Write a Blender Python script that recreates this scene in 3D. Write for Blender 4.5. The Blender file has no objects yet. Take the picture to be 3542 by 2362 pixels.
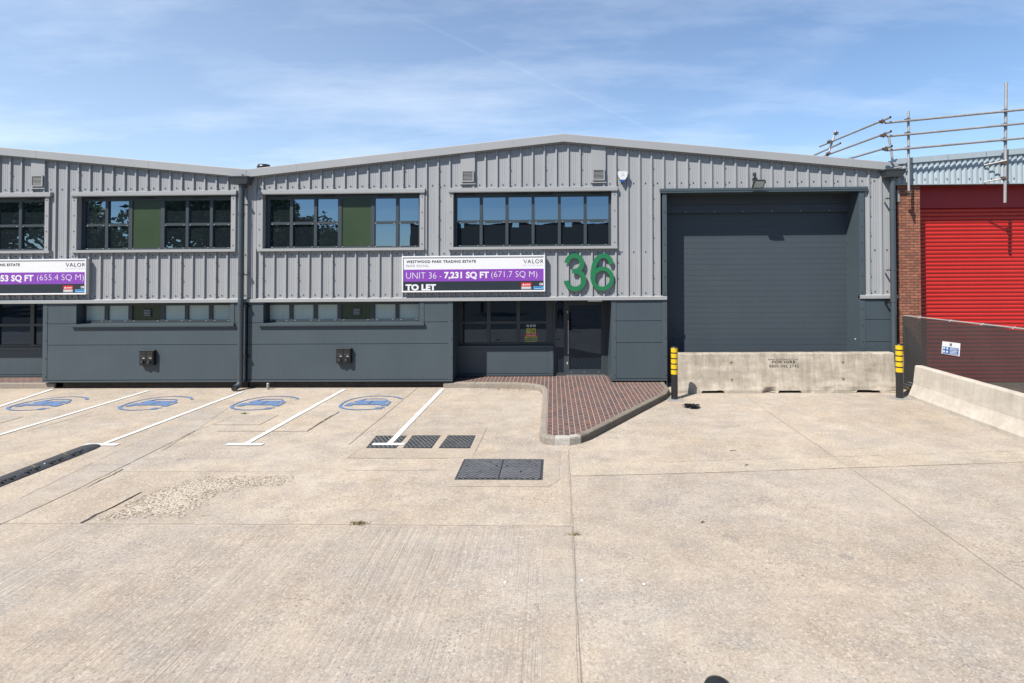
import bpy, bmesh, math, random
from mathutils import Vector, Matrix
from mathutils.geometry import tessellate_polygon
random.seed(7)
sc = bpy.context.scene
col = sc.collection
PI = math.pi
# ------------------------------------------------------------------ survey numbers
FX = 1840.0; HC = 3.36; D = 15.08; S = 0.0073          # focal length in px, camera height, wall distance, fall of the site
YAW = math.radians(1.21); PIT = math.radians(.84); PX, PY = 1872.0, 903.0
def ray(fx, fy):
    x = (fx-PX)/FX; y = -(fy-PY)/FX
    f = math.cos(PIT)-y*math.sin(PIT); u = math.sin(PIT)+y*math.cos(PIT)
    return x*math.cos(YAW)-f*math.sin(YAW), x*math.sin(YAW)+f*math.cos(YAW), u
def G(fx, fy, z=0.0):                                   # a surveyed point of the ground
    a, b, c = ray(fx, fy); t = (z-HC)/(c-S*a)
    return a*t, b*t
def W(fx, fy, Y=D):
    a, b, c = ray(fx, fy); t = Y/b
    return a*t, HC+c*t-S*a*t
# ------------------------------------------------------------------ material helpers
def newmat(name):
    m = bpy.data.materials.new(name); m.use_nodes = True
    nt = m.node_tree; b = nt.nodes['Principled BSDF']
    return m, nt, b
def N(nt, t, **kw):
    n = nt.nodes.new(t)
    for k, v in kw.items():
        if k in n.inputs.keys() if hasattr(n.inputs, 'keys') else False: n.inputs[k].default_value = v
        else: setattr(n, k, v)
    return n
def noise(nt, vec, scale, detail=4, rough=.6):
    n = nt.nodes.new('ShaderNodeTexNoise'); n.inputs['Scale'].default_value = scale
    n.inputs['Detail'].default_value = detail; n.inputs['Roughness'].default_value = rough
    nt.links.new(vec, n.inputs['Vector']); return n.outputs['Fac']
def ramp(nt, fac, stops):
    r = nt.nodes.new('ShaderNodeValToRGB'); e = r.color_ramp.elements
    while len(e) < len(stops): e.new(.5)
    for i, (p, c) in enumerate(stops):
        e[i].position = p; e[i].color = (c[0], c[1], c[2], 1) if hasattr(c, '__len__') else (c, c, c, 1)
    nt.links.new(fac, r.inputs[0]); return r.outputs[0]
def mix(nt, fac, a, b, mode='MIX'):
    m = nt.nodes.new('ShaderNodeMix'); m.data_type = 'RGBA'; m.blend_type = mode
    for s, v in ((m.inputs[0], fac), (m.inputs[6], a), (m.inputs[7], b)):
        if isinstance(v, bpy.types.NodeSocket): nt.links.new(v, s)
        elif hasattr(v, '__len__'): s.default_value = (v[0], v[1], v[2], 1)
        else: s.default_value = v
    return m.outputs[2]
def mth(nt, op, a, b=None, c=None):
    m = nt.nodes.new('ShaderNodeMath'); m.operation = op
    for i, v in enumerate((a, b, c)):
        if v is None: continue
        if isinstance(v, bpy.types.NodeSocket): nt.links.new(v, m.inputs[i])
        else: m.inputs[i].default_value = v
    return m.outputs[0]
def objco(nt): return nt.nodes.new('ShaderNodeTexCoord').outputs['Object']
def mapping(nt, vec, scale=(1,1,1), rot=(0,0,0), loc=(0,0,0)):
    m = nt.nodes.new('ShaderNodeMapping'); nt.links.new(vec, m.inputs[0])
    m.inputs['Scale'].default_value = scale; m.inputs['Rotation'].default_value = rot; m.inputs['Location'].default_value = loc
    return m.outputs[0]
def bump(nt, b, h, dist=.01, strength=.5):
    n = nt.nodes.new('ShaderNodeBump'); n.inputs['Distance'].default_value = dist; n.inputs['Strength'].default_value = strength
    nt.links.new(h, n.inputs['Height']); nt.links.new(n.outputs[0], b.inputs['Normal'])
def paint(name, c, rough=.5, var=.08, metal=0.0, spec=.5, dirt=0.0, nscale=.7, coat=0.0):
    m, nt, b = newmat(name); v = objco(nt)
    n1 = noise(nt, v, nscale, 5, .65); n2 = noise(nt, mapping(nt, v, (9, 9, .8)), 1.5, 3)
    f = mth(nt, 'ADD', mth(nt, 'MULTIPLY', n1, .6), mth(nt, 'MULTIPLY', n2, .4))
    lo = [x*(1-var) for x in c]; hi = [min(1, x*(1+var)) for x in c]
    cc = ramp(nt, f, [(.3, lo), (.7, hi)])
    if dirt:
        d = ramp(nt, noise(nt, mapping(nt, v, (3, 3, 1.2)), 2.2, 7, .75), [(.5, 0), (.75, 1)])
        cc = mix(nt, mth(nt, 'MULTIPLY', d, dirt), cc, (.16, .14, .11))
    nt.links.new(cc, b.inputs['Base Color'])
    r = ramp(nt, n1, [(.2, max(0, rough-.06)), (.8, min(1, rough+.08))]); nt.links.new(r, b.inputs['Roughness'])
    b.inputs['Metallic'].default_value = metal; b.inputs['Specular IOR Level'].default_value = spec
    if coat: b.inputs['Coat Weight'].default_value = coat
    return m
M = {}
M['silver'] = paint('silver_grey_cladding', (.376, .385, .394), .48, .05, .0, .5)
M['silver_trim'] = paint('silver_grey_trim', (.380, .386, .389), .48, .04, .0, .5)
M['anth'] = paint('anthracite_panel', (.062, .086, .102), .5, .09, 0, .45, .10)
M['anth_trim'] = paint('anthracite_trim', (.070, .095, .111), .45, .05, 0, .45)
M['frame'] = paint('window_frame', (.048, .062, .070), .42, .05, 0, .45)
M['shutter'] = paint('anthracite_shutter', (.060, .076, .092), .55, .05, 0, .35)
M['black'] = paint('black_plastic', (.012, .013, .014), .4, .1)
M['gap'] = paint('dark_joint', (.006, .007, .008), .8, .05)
M['screw'] = paint('screw_head', (.05, .055, .06), .5, .05)
M['inkdk'] = paint('socket_grey', (.08, .085, .09), .35, .05)
M['white'] = paint('white_plastic', (.78, .79, .80), .4, .02)
M['clip'] = paint('metal_clip', (.42, .44, .45), .35, .03, .3)
M['green_panel'] = paint('green_panel', (.024, .052, .013), .42, .12, 0, .5)
M['green'] = paint('green_numeral', (.011, .185, .070), .45, .04)
M['frost'] = paint('frosted_glass', (.50, .62, .58), .22, .08, 0, .6, coat=.4)
M['steel'] = paint('galvanised_steel', (.46, .45, .43), .5, .18, .35, .5, .35, 3)
M['brushed'] = paint('brushed_steel', (.6, .6, .6), .3, .05, .8)
M['rust'] = paint('rusty_clamp', (.12, .075, .05), .8, .4, .2)
M['bluegrey'] = paint('blue_grey_cladding', (.41, .485, .53), .5, .07, 0, .5, .12)
M['red'] = paint('red_shutter', (.57, .019, .016), .45, .09, 0, .5, .05)
M['dkred'] = paint('red_fascia', (.40, .010, .018), .5, .1)
M['rubber'] = paint('rubber', (.058, .062, .068), .75, .35, 0, .3, .0, 6)
M['yellow'] = paint('yellow_paint', (.80, .52, .008), .4, .06)
M['boll'] = paint('bollard_black', (.020, .021, .022), .35, .1)
M['litter'] = paint('black_bag', (.014, .015, .017), .3, .2)
M['conduit'] = paint('pipe_paint', (.062, .080, .092), .38, .06)
M['signwhite'] = paint('sign_white', (.86, .86, .87), .4, .01)
M['purple'] = paint('sign_purple', (.255, .060, .46), .4, .02)
M['navy'] = paint('sign_charcoal', (.018, .028, .036), .4, .04)
M['ink'] = paint('sign_ink', (.02, .02, .03), .5, .04)
M['inkgrey'] = paint('sign_grey_ink', (.42, .42, .44), .5, .04)
M['signred'] = paint('sign_red', (.70, .02, .02), .4, .02)
M['signblue'] = paint('sign_blue', (.07, .36, .66), .4, .02)
M['mandblue'] = paint('mandatory_blue', (.01, .11, .42), .4, .02)
M['stickyellow'] = paint('sticker_yellow', (.55, .50, .05), .5, .1)
M['roofmat'] = paint('roof_sheet', (.25, .26, .28), .6, .1)
M['softer'] = paint('soffit_brown', (.10, .07, .05), .7, .1)
M['stencil'] = paint('stencil_ink', (.05, .045, .04), .8, .3)
M['skin'] = paint('skin', (.42, .25, .18), .5, .05)
M['shirt'] = paint('white_shirt', (.72, .75, .80), .8, .05)
M['shorts'] = paint('dark_shorts', (.02, .022, .03), .8, .1)
M['hair'] = paint('dark_hair', (.02, .015, .01), .6, .1)

def glass(name, base, refl, tint):
    m, nt, b = newmat(name); v = objco(nt)
    b.inputs['Base Color'].default_value = (*base, 1); b.inputs['Roughness'].default_value = .5; b.inputs['Specular IOR Level'].default_value = 0.0
    g = nt.nodes.new('ShaderNodeBsdfGlossy'); g.inputs['Roughness'].default_value = .004; g.inputs['Color'].default_value = (*tint, 1)
    mx = nt.nodes.new('ShaderNodeMixShader'); lw = nt.nodes.new('ShaderNodeFresnel'); lw.inputs['IOR'].default_value = 1.5
    f = mth(nt, 'ADD', mth(nt, 'MULTIPLY', lw.outputs[0], .8), refl); f = mth(nt, 'MINIMUM', f, 1.0)
    nt.links.new(f, mx.inputs[0]); nt.links.new(b.outputs[0], mx.inputs[1]); nt.links.new(g.outputs[0], mx.inputs[2])
    n = nt.nodes.new('ShaderNodeBump'); n.inputs['Distance'].default_value = .0025; n.inputs['Strength'].default_value = .3
    nt.links.new(noise(nt, v, 1.7, 2), n.inputs['Height']); nt.links.new(n.outputs[0], g.inputs['Normal'])
    nt.links.new(mx.outputs[0], nt.nodes['Material Output'].inputs[0]); return m
M['glass'] = glass('solar_glass', (.010, .014, .018), .23, (.64, .80, 1.0))
M['glass_low'] = glass('entrance_glass', (.006, .010, .014), .035, (.55, .72, 1.0))

def concrete(name, lo, hi, speck=.5, tone=1.0, streak=False, slabs=False, warm=0):
    m, nt, b = newmat(name); v = objco(nt)
    big = noise(nt, v, .28, 5, .62); mid = noise(nt, v, 1.7, 8, .72); fine = noise(nt, v, 22, 6, .85); grit = noise(nt, v, 60, 4, .85)
    f = mth(nt, 'ADD', mth(nt, 'MULTIPLY', big, .22), mth(nt, 'MULTIPLY', mid, .26))
    f = mth(nt, 'ADD', f, mth(nt, 'MULTIPLY', fine, .28)); f = mth(nt, 'ADD', f, mth(nt, 'MULTIPLY', grit, .24))
    cc = ramp(nt, f, [(.41, [x*tone for x in lo]), (.50, [(x+y)*.5*tone for x, y in zip(lo, hi)]), (.575, [y*tone for y in hi])])
    # warm/cool drift
    dr = ramp(nt, noise(nt, mapping(nt, v, loc=(40, 3, 0)), .5, 6, .7), [(.4, (1.03, 1.0, .95)), (.62, (.95, .97, 1.0))])
    cc = mix(nt, 1.0, cc, dr, 'MULTIPLY')
    # exposed aggregate specks, in patches
    vo = nt.nodes.new('ShaderNodeTexVoronoi'); vo.inputs['Scale'].default_value = 30; nt.links.new(v, vo.inputs['Vector'])
    vo2 = nt.nodes.new('ShaderNodeTexVoronoi'); vo2.inputs['Scale'].default_value = 30; nt.links.new(v, vo2.inputs['Vector'])
    sp = ramp(nt, vo.outputs['Distance'], [(.25, 1), (.45, 0)])
    rnd = nt.nodes.new('ShaderNodeSeparateColor'); nt.links.new(vo2.outputs['Color'], rnd.inputs[0])
    sel = ramp(nt, rnd.outputs[0], [(.50, 0), (.54, 1)])
    patch = ramp(nt, noise(nt, mapping(nt, v, loc=(7, 9, 0)), .75, 6, .7), [(.42, .12), (.60, 1)])
    fac = mth(nt, 'MULTIPLY', mth(nt, 'MULTIPLY', sp, sel), mth(nt, 'MULTIPLY', patch, speck))
    stone = ramp(nt, rnd.outputs[1], [(0, (.14, .135, .135)), (.4, (.22, .19, .16)), (.7, (.36, .25, .15)), (.9, (.62, .60, .56))])
    cc = mix(nt, fac, cc, stone)
    # greyish worn drifts
    wn = noise(nt, mapping(nt, v, (1.0, 1.6, 1), loc=(3, 1, 0)), 1.1, 9, .82)
    wear = ramp(nt, wn, [(.48, 0), (.60, 1)])
    cc = mix(nt, mth(nt, 'MULTIPLY', wear, .30), cc, [x*.72*tone for x in (.36, .345, .335)])
    # sand-and-stone grain: every pebble its own value
    for k_, (sc_, am_, col_) in enumerate(((70, .50, (.52, .49, .48)), (42, .22, (.66, .58, .50)))):
        vg = nt.nodes.new('ShaderNodeTexVoronoi'); vg.inputs['Scale'].default_value = sc_; nt.links.new(v, vg.inputs['Vector'])
        sg = nt.nodes.new('ShaderNodeSeparateColor'); nt.links.new(vg.outputs['Color'], sg.inputs[0])
        dk = ramp(nt, sg.outputs[k_], [(.60, 0), (.95, 1)])
        pz = ramp(nt, noise(nt, mapping(nt, v, loc=(5*k_, 2, 0)), 1.5, 7, .75), [(.40, .25), (.60, 1)])
        cc = mix(nt, mth(nt, 'MULTIPLY', mth(nt, 'MULTIPLY', dk, pz), am_), cc, mix(nt, 1.0, cc, col_, 'MULTIPLY'))
        lt = ramp(nt, sg.outputs[2], [(.86, 0), (1.0, .5)])
        cc = mix(nt, lt, cc, [min(.9, x*1.12*tone) for x in hi])
    h = mth(nt, 'ADD', mth(nt, 'MULTIPLY', fine, .6), mth(nt, 'MULTIPLY', grit, .5))
    if slabs:
        sx = nt.nodes.new('ShaderNodeSeparateXYZ'); nt.links.new(v, sx.inputs[0]); X, Y = sx.outputs[0], sx.outputs[1]
        def step(s, t, w=.01):
            return ramp_step(nt, s, t, w)
        near = mth(nt, 'SUBTRACT', 1.0, step(Y, 6.97)); left = mth(nt, 'SUBTRACT', 1.0, step(X, .27))
        nl = mth(nt, 'MULTIPLY', near, left)
        # broom / tamping ridges running away from the viewer on the near left slab
        st = noise(nt, mapping(nt, v, (15, .55, 1), rot=(0, 0, .05)), 1.0, 3, .6)
        st = ramp(nt, st, [(.36, 0), (.62, 1)])
        band = ramp(nt, noise(nt, mapping(nt, v, (.7, .4, 1)), 1.0, 3), [(.38, .25), (.6, 1)])
        sf = mth(nt, 'MULTIPLY', mth(nt, 'MULTIPLY', st, band), nl)
        cc = mix(nt, mth(nt, 'MULTIPLY', sf, .50), cc, [x*.60 for x in hi])
        cc = mix(nt, mth(nt, 'MULTIPLY', nl, .5), cc, (.93, .94, .98), 'MULTIPLY')
        # cross brushing on the other slabs
        cr = ramp(nt, noise(nt, mapping(nt, v, (.6, 26, 1)), 1.0, 3, .6), [(.42, 0), (.64, 1)])
        cc = mix(nt, mth(nt, 'MULTIPLY', mth(nt, 'MULTIPLY', cr, mth(nt, 'SUBTRACT', 1.0, nl)), .14), cc, [x*.66 for x in hi])
        nr = mth(nt, 'MULTIPLY', mth(nt, 'SUBTRACT', 1.0, left), mth(nt, 'SUBTRACT', 1.0, step(Y, 9.0)))
        cc = mix(nt, mth(nt, 'MULTIPLY', nr, .6), cc, (.93, .94, .96), 'MULTIPLY')
        h = mth(nt, 'ADD', h, mth(nt, 'MULTIPLY', sf, 1.3))
        sp2 = ramp(nt, noise(nt, mapping(nt, v, loc=(11, 5, 0)), 2.6, 2, .4), [(.735, 0), (.75, 1)])
        cc = mix(nt, mth(nt, 'MULTIPLY', sp2, .35), cc, (.20, .19, .185))
    nt.links.new(cc, b.inputs['Base Color']); b.inputs['Roughness'].default_value = .9; b.inputs['Specular IOR Level'].default_value = .25
    bump(nt, b, h, .012, .55)
    return m
def ramp_step(nt, s, t, w):
    m = nt.nodes.new('ShaderNodeMapRange'); m.clamp = True
    nt.links.new(s, m.inputs[0]); m.inputs[1].default_value = t-w; m.inputs[2].default_value = t+w
    return m.outputs[0]
CLO, CHI = (.370, .306, .242), (.640, .553, .450)
M['ground'] = concrete('yard_concrete', CLO, CHI, .8, slabs=True)
M['patch_light'] = concrete('light_patch', (.40, .335, .26), (.645, .56, .45), .5)
M['patch_grey'] = concrete('grey_patch', (.38, .325, .27), (.56, .495, .42), .2)
M['patch_fine'] = concrete('smooth_patch', (.39, .325, .26), (.56, .485, .395), .3)
M['asphalt'] = concrete('asphalt', (.035, .036, .038), (.075, .075, .075), .2)
M['kerb'] = concrete('kerb_concrete', (.27, .235, .195), (.43, .375, .31), .5)
M['kerb_dark'] = concrete('kerb_stained_shaded', (.13, .115, .09), (.32, .28, .225), .5)  # stained tone, also darkened in colour for kerb faces turned from the sun
M['kerb_new'] = concrete('kerb_mortar', (.42, .40, .36), (.62, .58, .52), .1)
M['joint'] = paint('joint_filler', (.37, .305, .24), .95, .35, nscale=8)
M['joint_dark'] = paint('crack_shade', (.045, .04, .035), .95, .35, nscale=8)
def barrier_mat(name, lo, hi, grime):
    m, nt, b = newmat(name); v = objco(nt)
    a = noise(nt, mapping(nt, v, (1.2, 1.2, 3)), 1.3, 9, .7); s = noise(nt, mapping(nt, v, (7, 7, .5)), 1.2, 6, .7); f = noise(nt, v, 45, 4, .7)
    t = mth(nt, 'ADD', mth(nt, 'MULTIPLY', a, .5), mth(nt, 'MULTIPLY', f, .2)); t = mth(nt, 'ADD', t, mth(nt, 'MULTIPLY', s, .3))
    cc = ramp(nt, t, [(.36, lo), (.50, [(x+y)/2 for x, y in zip(lo, hi)]), (.60, hi)])
    g = ramp(nt, noise(nt, mapping(nt, v, (4, 4, .7), loc=(2, 2, 2)), 1.6, 8, .78), [(.46, 0), (.66, 1)])
    sx = nt.nodes.new('ShaderNodeSeparateXYZ'); nt.links.new(v, sx.inputs[0])
    top = ramp_step(nt, sx.outputs[2], .78, .35)
    cc = mix(nt, mth(nt, 'MULTIPLY', mth(nt, 'MULTIPLY', g, mth(nt, 'ADD', mth(nt, 'MULTIPLY', top, .7), .3)), grime), cc, (.20, .165, .12))
    sc_ = ramp(nt, noise(nt, mapping(nt, v, (2, 2, 14), rot=(0, .25, 0)), 1.4, 5, .8), [(.60, 0), (.68, 1)])
    cc = mix(nt, mth(nt, 'MULTIPLY', sc_, .35*min(1, grime+.1)), cc, (.62, .58, .50))
    nt.links.new(cc, b.inputs['Base Color']); b.inputs['Roughness'].default_value = .92; b.inputs['Specular IOR Level'].default_value = .2
    bump(nt, b, mth(nt, 'ADD', f, a), .012, .5); return m
M['barrier'] = barrier_mat('weathered_concrete', (.32, .275, .22), (.66, .585, .48), .75)
M['barrier2'] = barrier_mat('pale_concrete', (.50, .44, .37), (.68, .615, .53), .30)

def brick_mat(name, c1, c2, mortar, w, h, msize, rotate=None, offset=.5, dark=None, bdist=.01, bias=0.0):
    m, nt, b = newmat(name); v = objco(nt)
    br = nt.nodes.new('ShaderNodeTexBrick'); br.inputs['Scale'].default_value = 1
    br.inputs['Brick Width'].default_value = w; br.inputs['Row Height'].default_value = h; br.inputs['Mortar Size'].default_value = msize
    br.inputs['Mortar Smooth'].default_value = .1; br.inputs['Bias'].default_value = bias; br.offset = offset
    br.inputs['Color1'].default_value = (*c1, 1); br.inputs['Color2'].default_value = (*c2, 1); br.inputs['Mortar'].default_value = (*mortar, 1)
    nt.links.new(mapping(nt, v, rot=rotate or (0, 0, 0), loc=(0.02, .03, 0)), br.inputs['Vector'])
    n = noise(nt, v, 5, 8, .75); f = noise(nt, v, 70, 3, .7)
    cc = mix(nt, 1.0, br.outputs['Color'], ramp(nt, n, [(.3, .72), (.7, 1.22)]), 'MULTIPLY')
    if dark: cc = mix(nt, ramp(nt, noise(nt, v, 1.6, 5), [(.55, 0), (.72, .4)]), cc, dark)
    nt.links.new(cc, b.inputs['Base Color']); b.inputs['Roughness'].default_value = .85; b.inputs['Specular IOR Level'].default_value = .25
    inv = mth(nt, 'SUBTRACT', 1.0, br.outputs['Fac'])
    bump(nt, b, mth(nt, 'ADD', inv, mth(nt, 'MULTIPLY', f, .3)), bdist, .7); return m
# xz plane bricks need the texture turned upright
M['brick'] = brick_mat('red_brick', (.44, .175, .105), (.27, .105, .07), (.12, .075, .055), .225, .075, .010, rotate=(-PI/2, 0, 0))
M['plinth'] = brick_mat('plinth_brick', (.075, .062, .052), (.055, .045, .038), (.09, .08, .07), .225, .075, .010, rotate=(-PI/2, 0, 0))
M['oppbrick'] = brick_mat('brown_brick', (.06, .035, .028), (.045, .03, .025), (.06, .055, .05), .225, .075, .010, rotate=(-PI/2, 0, 0))
def paver_mat():
    m, nt, b = newmat('clay_pavers'); v = objco(nt)
    br = nt.nodes.new('ShaderNodeTexBrick'); br.inputs['Scale'].default_value = 1; br.offset = .5
    br.inputs['Brick Width'].default_value = .225; br.inputs['Row Height'].default_value = .1125; br.inputs['Mortar Size'].default_value = .006
    br.inputs['Mortar Smooth'].default_value = .1
    br.inputs['Color1'].default_value = (.175, .092, .080, 1); br.inputs['Color2'].default_value = (.10, .066, .070, 1); br.inputs['Mortar'].default_value = (.38, .31, .24, 1)
    vv = mapping(nt, v, rot=(0, 0, PI/2)); nt.links.new(vv, br.inputs['Vector'])
    # wide sandy joints along the courses (every 112.5 mm across)
    sx = nt.nodes.new('ShaderNodeSeparateXYZ'); nt.links.new(v, sx.inputs[0])
    fr = mth(nt, 'FRACT', mth(nt, 'DIVIDE', mth(nt, 'ADD', sx.outputs[0], 50*.1125), .1125))
    e = mth(nt, 'ABSOLUTE', mth(nt, 'SUBTRACT', fr, .5))
    wob = mth(nt, 'MULTIPLY', noise(nt, v, 9, 4), .06)
    line = ramp_step(nt, mth(nt, 'ADD', e, wob), .483, .010)
    n = noise(nt, v, 8, 6, .75); big = noise(nt, v, .8, 5, .7)
    cc = mix(nt, 1.0, br.outputs['Color'], ramp(nt, n, [(.3, .75), (.7, 1.3)]), 'MULTIPLY')
    cc = mix(nt, ramp(nt, big, [(.4, .0), (.7, .35)]), cc, (.17, .13, .11))
    hot = nt.nodes.new('ShaderNodeTexNoise'); hot.inputs['Scale'].default_value = 3.4; nt.links.new(v, hot.inputs['Vector'])
    cc = mix(nt, ramp(nt, hot.outputs[0], [(.62, 0), (.70, .5)]), cc, (.26, .11, .06))
    cc = mix(nt, mth(nt, 'MULTIPLY', line, .85), cc, (.50, .42, .33))
    nt.links.new(cc, b.inputs['Base Color']); b.inputs['Roughness'].default_value = .85; b.inputs['Specular IOR Level'].default_value = .3
    bump(nt, b, mth(nt, 'ADD', mth(nt, 'SUBTRACT', 1.0, br.outputs['Fac']), mth(nt, 'MULTIPLY', n, .4)), .006, .6); return m
M['paver'] = paver_mat()
def mark_mat(name, c, worn):
    m, nt, b = newmat(name); v = objco(nt)
    cc = ramp(nt, noise(nt, v, 6, 7, .7), [(.3, [x*.88 for x in c]), (.7, c)])
    w = ramp(nt, noise(nt, v, 30, 8, .85), [(.56, 0), (.66, 1)])
    cc = mix(nt, mth(nt, 'MULTIPLY', w, worn), cc, (.47, .41, .335))
    nt.links.new(cc, b.inputs['Base Color']); b.inputs['Roughness'].default_value = .8
    bump(nt, b, noise(nt, v, 60, 4), .004, .4); return m
M['mark_white'] = mark_mat('white_marking', (.78, .78, .74), .15)
M['mark_blue'] = mark_mat('blue_marking', (.125, .215, .40), .45)
def aggregate():
    m, nt, b = newmat('exposed_aggregate'); v = objco(nt)
    vo = nt.nodes.new('ShaderNodeTexVoronoi'); vo.inputs['Scale'].default_value = 30; nt.links.new(v, vo.inputs['Vector'])
    s = nt.nodes.new('ShaderNodeSeparateColor'); nt.links.new(vo.outputs['Color'], s.inputs[0])
    st = ramp(nt, s.outputs[0], [(0, (.10, .08, .065)), (.22, (.26, .19, .12)), (.40, (.50, .42, .325)), (.62, (.56, .48, .375)), (.80, (.46, .29, .15)), (.95, (.68, .63, .56))])
    ed = ramp(nt, vo.outputs['Distance'], [(.30, 1), (.55, 0)])
    cc = mix(nt, ed, (.52, .445, .355), st)
    at = nt.nodes.new('ShaderNodeAttribute'); at.attribute_name = 'edge'
    n = noise(nt, v, 2.4, 8, .8); a = mth(nt, 'ADD', at.outputs['Fac'], mth(nt, 'MULTIPLY', mth(nt, 'SUBTRACT', n, .5), 1.5))
    a = mth(nt, 'ADD', a, mth(nt, 'MULTIPLY', mth(nt, 'SUBTRACT', s.outputs[1], .5), .55)); al = ramp(nt, a, [(.32, 0), (.40, 1)])
    nt.links.new(cc, b.inputs['Base Color']); b.inputs['Roughness'].default_value = .85; bump(nt, b, ed, .012, .8)
    t = nt.nodes.new('ShaderNodeBsdfTransparent'); mx = nt.nodes.new('ShaderNodeMixShader'); nt.links.new(al, mx.inputs[0]); nt.links.new(t.outputs[0], mx.inputs[1]); nt.links.new(b.outputs[0], mx.inputs[2])
    nt.links.new(mx.outputs[0], nt.nodes['Material Output'].inputs[0]); return m
M['aggregate'] = aggregate()
def grate_mat(name, sx_, sy_, pat):
    m, nt, b = newmat(name); v = objco(nt)
    if pat == 'grid':
        br = nt.nodes.new('ShaderNodeTexBrick'); br.inputs['Scale'].default_value = 1; br.offset = .5
        br.inputs['Brick Width'].default_value = sx_; br.inputs['Row Height'].default_value = sy_; br.inputs['Mortar Size'].default_value = .02
        nt.links.new(v, br.inputs['Vector']); h = br.outputs['Fac']
        cc = ramp(nt, h, [(0, (.21, .215, .22)), (1, (.02, .022, .024))])
    else:
        sx = nt.nodes.new('ShaderNodeSeparateXYZ'); nt.links.new(v, sx.inputs[0])
        zz = mth(nt, 'PINGPONG', mth(nt, 'ADD', sx.outputs[0], 30), .045)
        h = mth(nt, 'PINGPONG', mth(nt, 'ADD', mth(nt, 'ADD', sx.outputs[1], 30), zz), .035)
        h = ramp(nt, mth(nt, 'MULTIPLY', h, 28.5), [(.45, 0), (.6, 1)])
        cc = ramp(nt, h, [(0, (.022, .025, .03)), (1, (.19, .195, .21))])
    n = noise(nt, v, 9, 7, .75); cc = mix(nt, 1.0, cc, ramp(nt, n, [(.3, .6), (.7, 1.5)]), 'MULTIPLY')
    cc = mix(nt, ramp(nt, noise(nt, v, 3, 8, .8), [(.52, 0), (.70, .35)]), cc, (.26, .23, .19))
    nt.links.new(cc, b.inputs['Base Color']); b.inputs['Roughness'].default_value = .6
    bump(nt, b, h, .006, .9); return m
M['grate'] = grate_mat('iron_grate', .085, .07, 'grid'); M['chequer'] = grate_mat('chequer_iron', 0, 0, 'zig')
def net_mat():
    m, nt, b = newmat('debris_netting'); v = objco(nt)
    b.inputs['Base Color'].default_value = (.02, .02, .02, 1); b.inputs['Roughness'].default_value = .9
    t = nt.nodes.new('ShaderNodeBsdfTransparent'); mx = nt.nodes.new('ShaderNodeMixShader')
    w = noise(nt, mapping(nt, v, (1, 1, 12)), 3, 5, .7)
    f = ramp(nt, w, [(.3, .92), (.7, .84)])
    nt.links.new(f, mx.inputs[0]); nt.links.new(t.outputs[0], mx.inputs[1]); nt.links.new(b.outputs[0], mx.inputs[2])
    nt.links.new(mx.outputs[0], nt.nodes['Material Output'].inputs[0]); return m
M['net'] = net_mat()
def leaf_mat():
    m, nt, b = newmat('leaves'); v = objco(nt)
    cc = ramp(nt, noise(nt, v, 1.2, 5, .7), [(.3, (.07, .11, .03)), (.5, (.13, .20, .05)), (.7, (.24, .32, .09))])
    nt.links.new(cc, b.inputs['Base Color']); b.inputs['Roughness'].default_value = .6
    return m
M['leaf'] = leaf_mat(); M['bark'] = paint('bark', (.09, .07, .05), .9, .3)
M['weed'] = paint('dry_weed', (.20, .16, .06), .8, .4); M['weedgreen'] = paint('green_weed', (.08, .13, .03), .7, .3)
M['twig'] = paint('twig', (.16, .10, .05), .9, .3)

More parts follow.
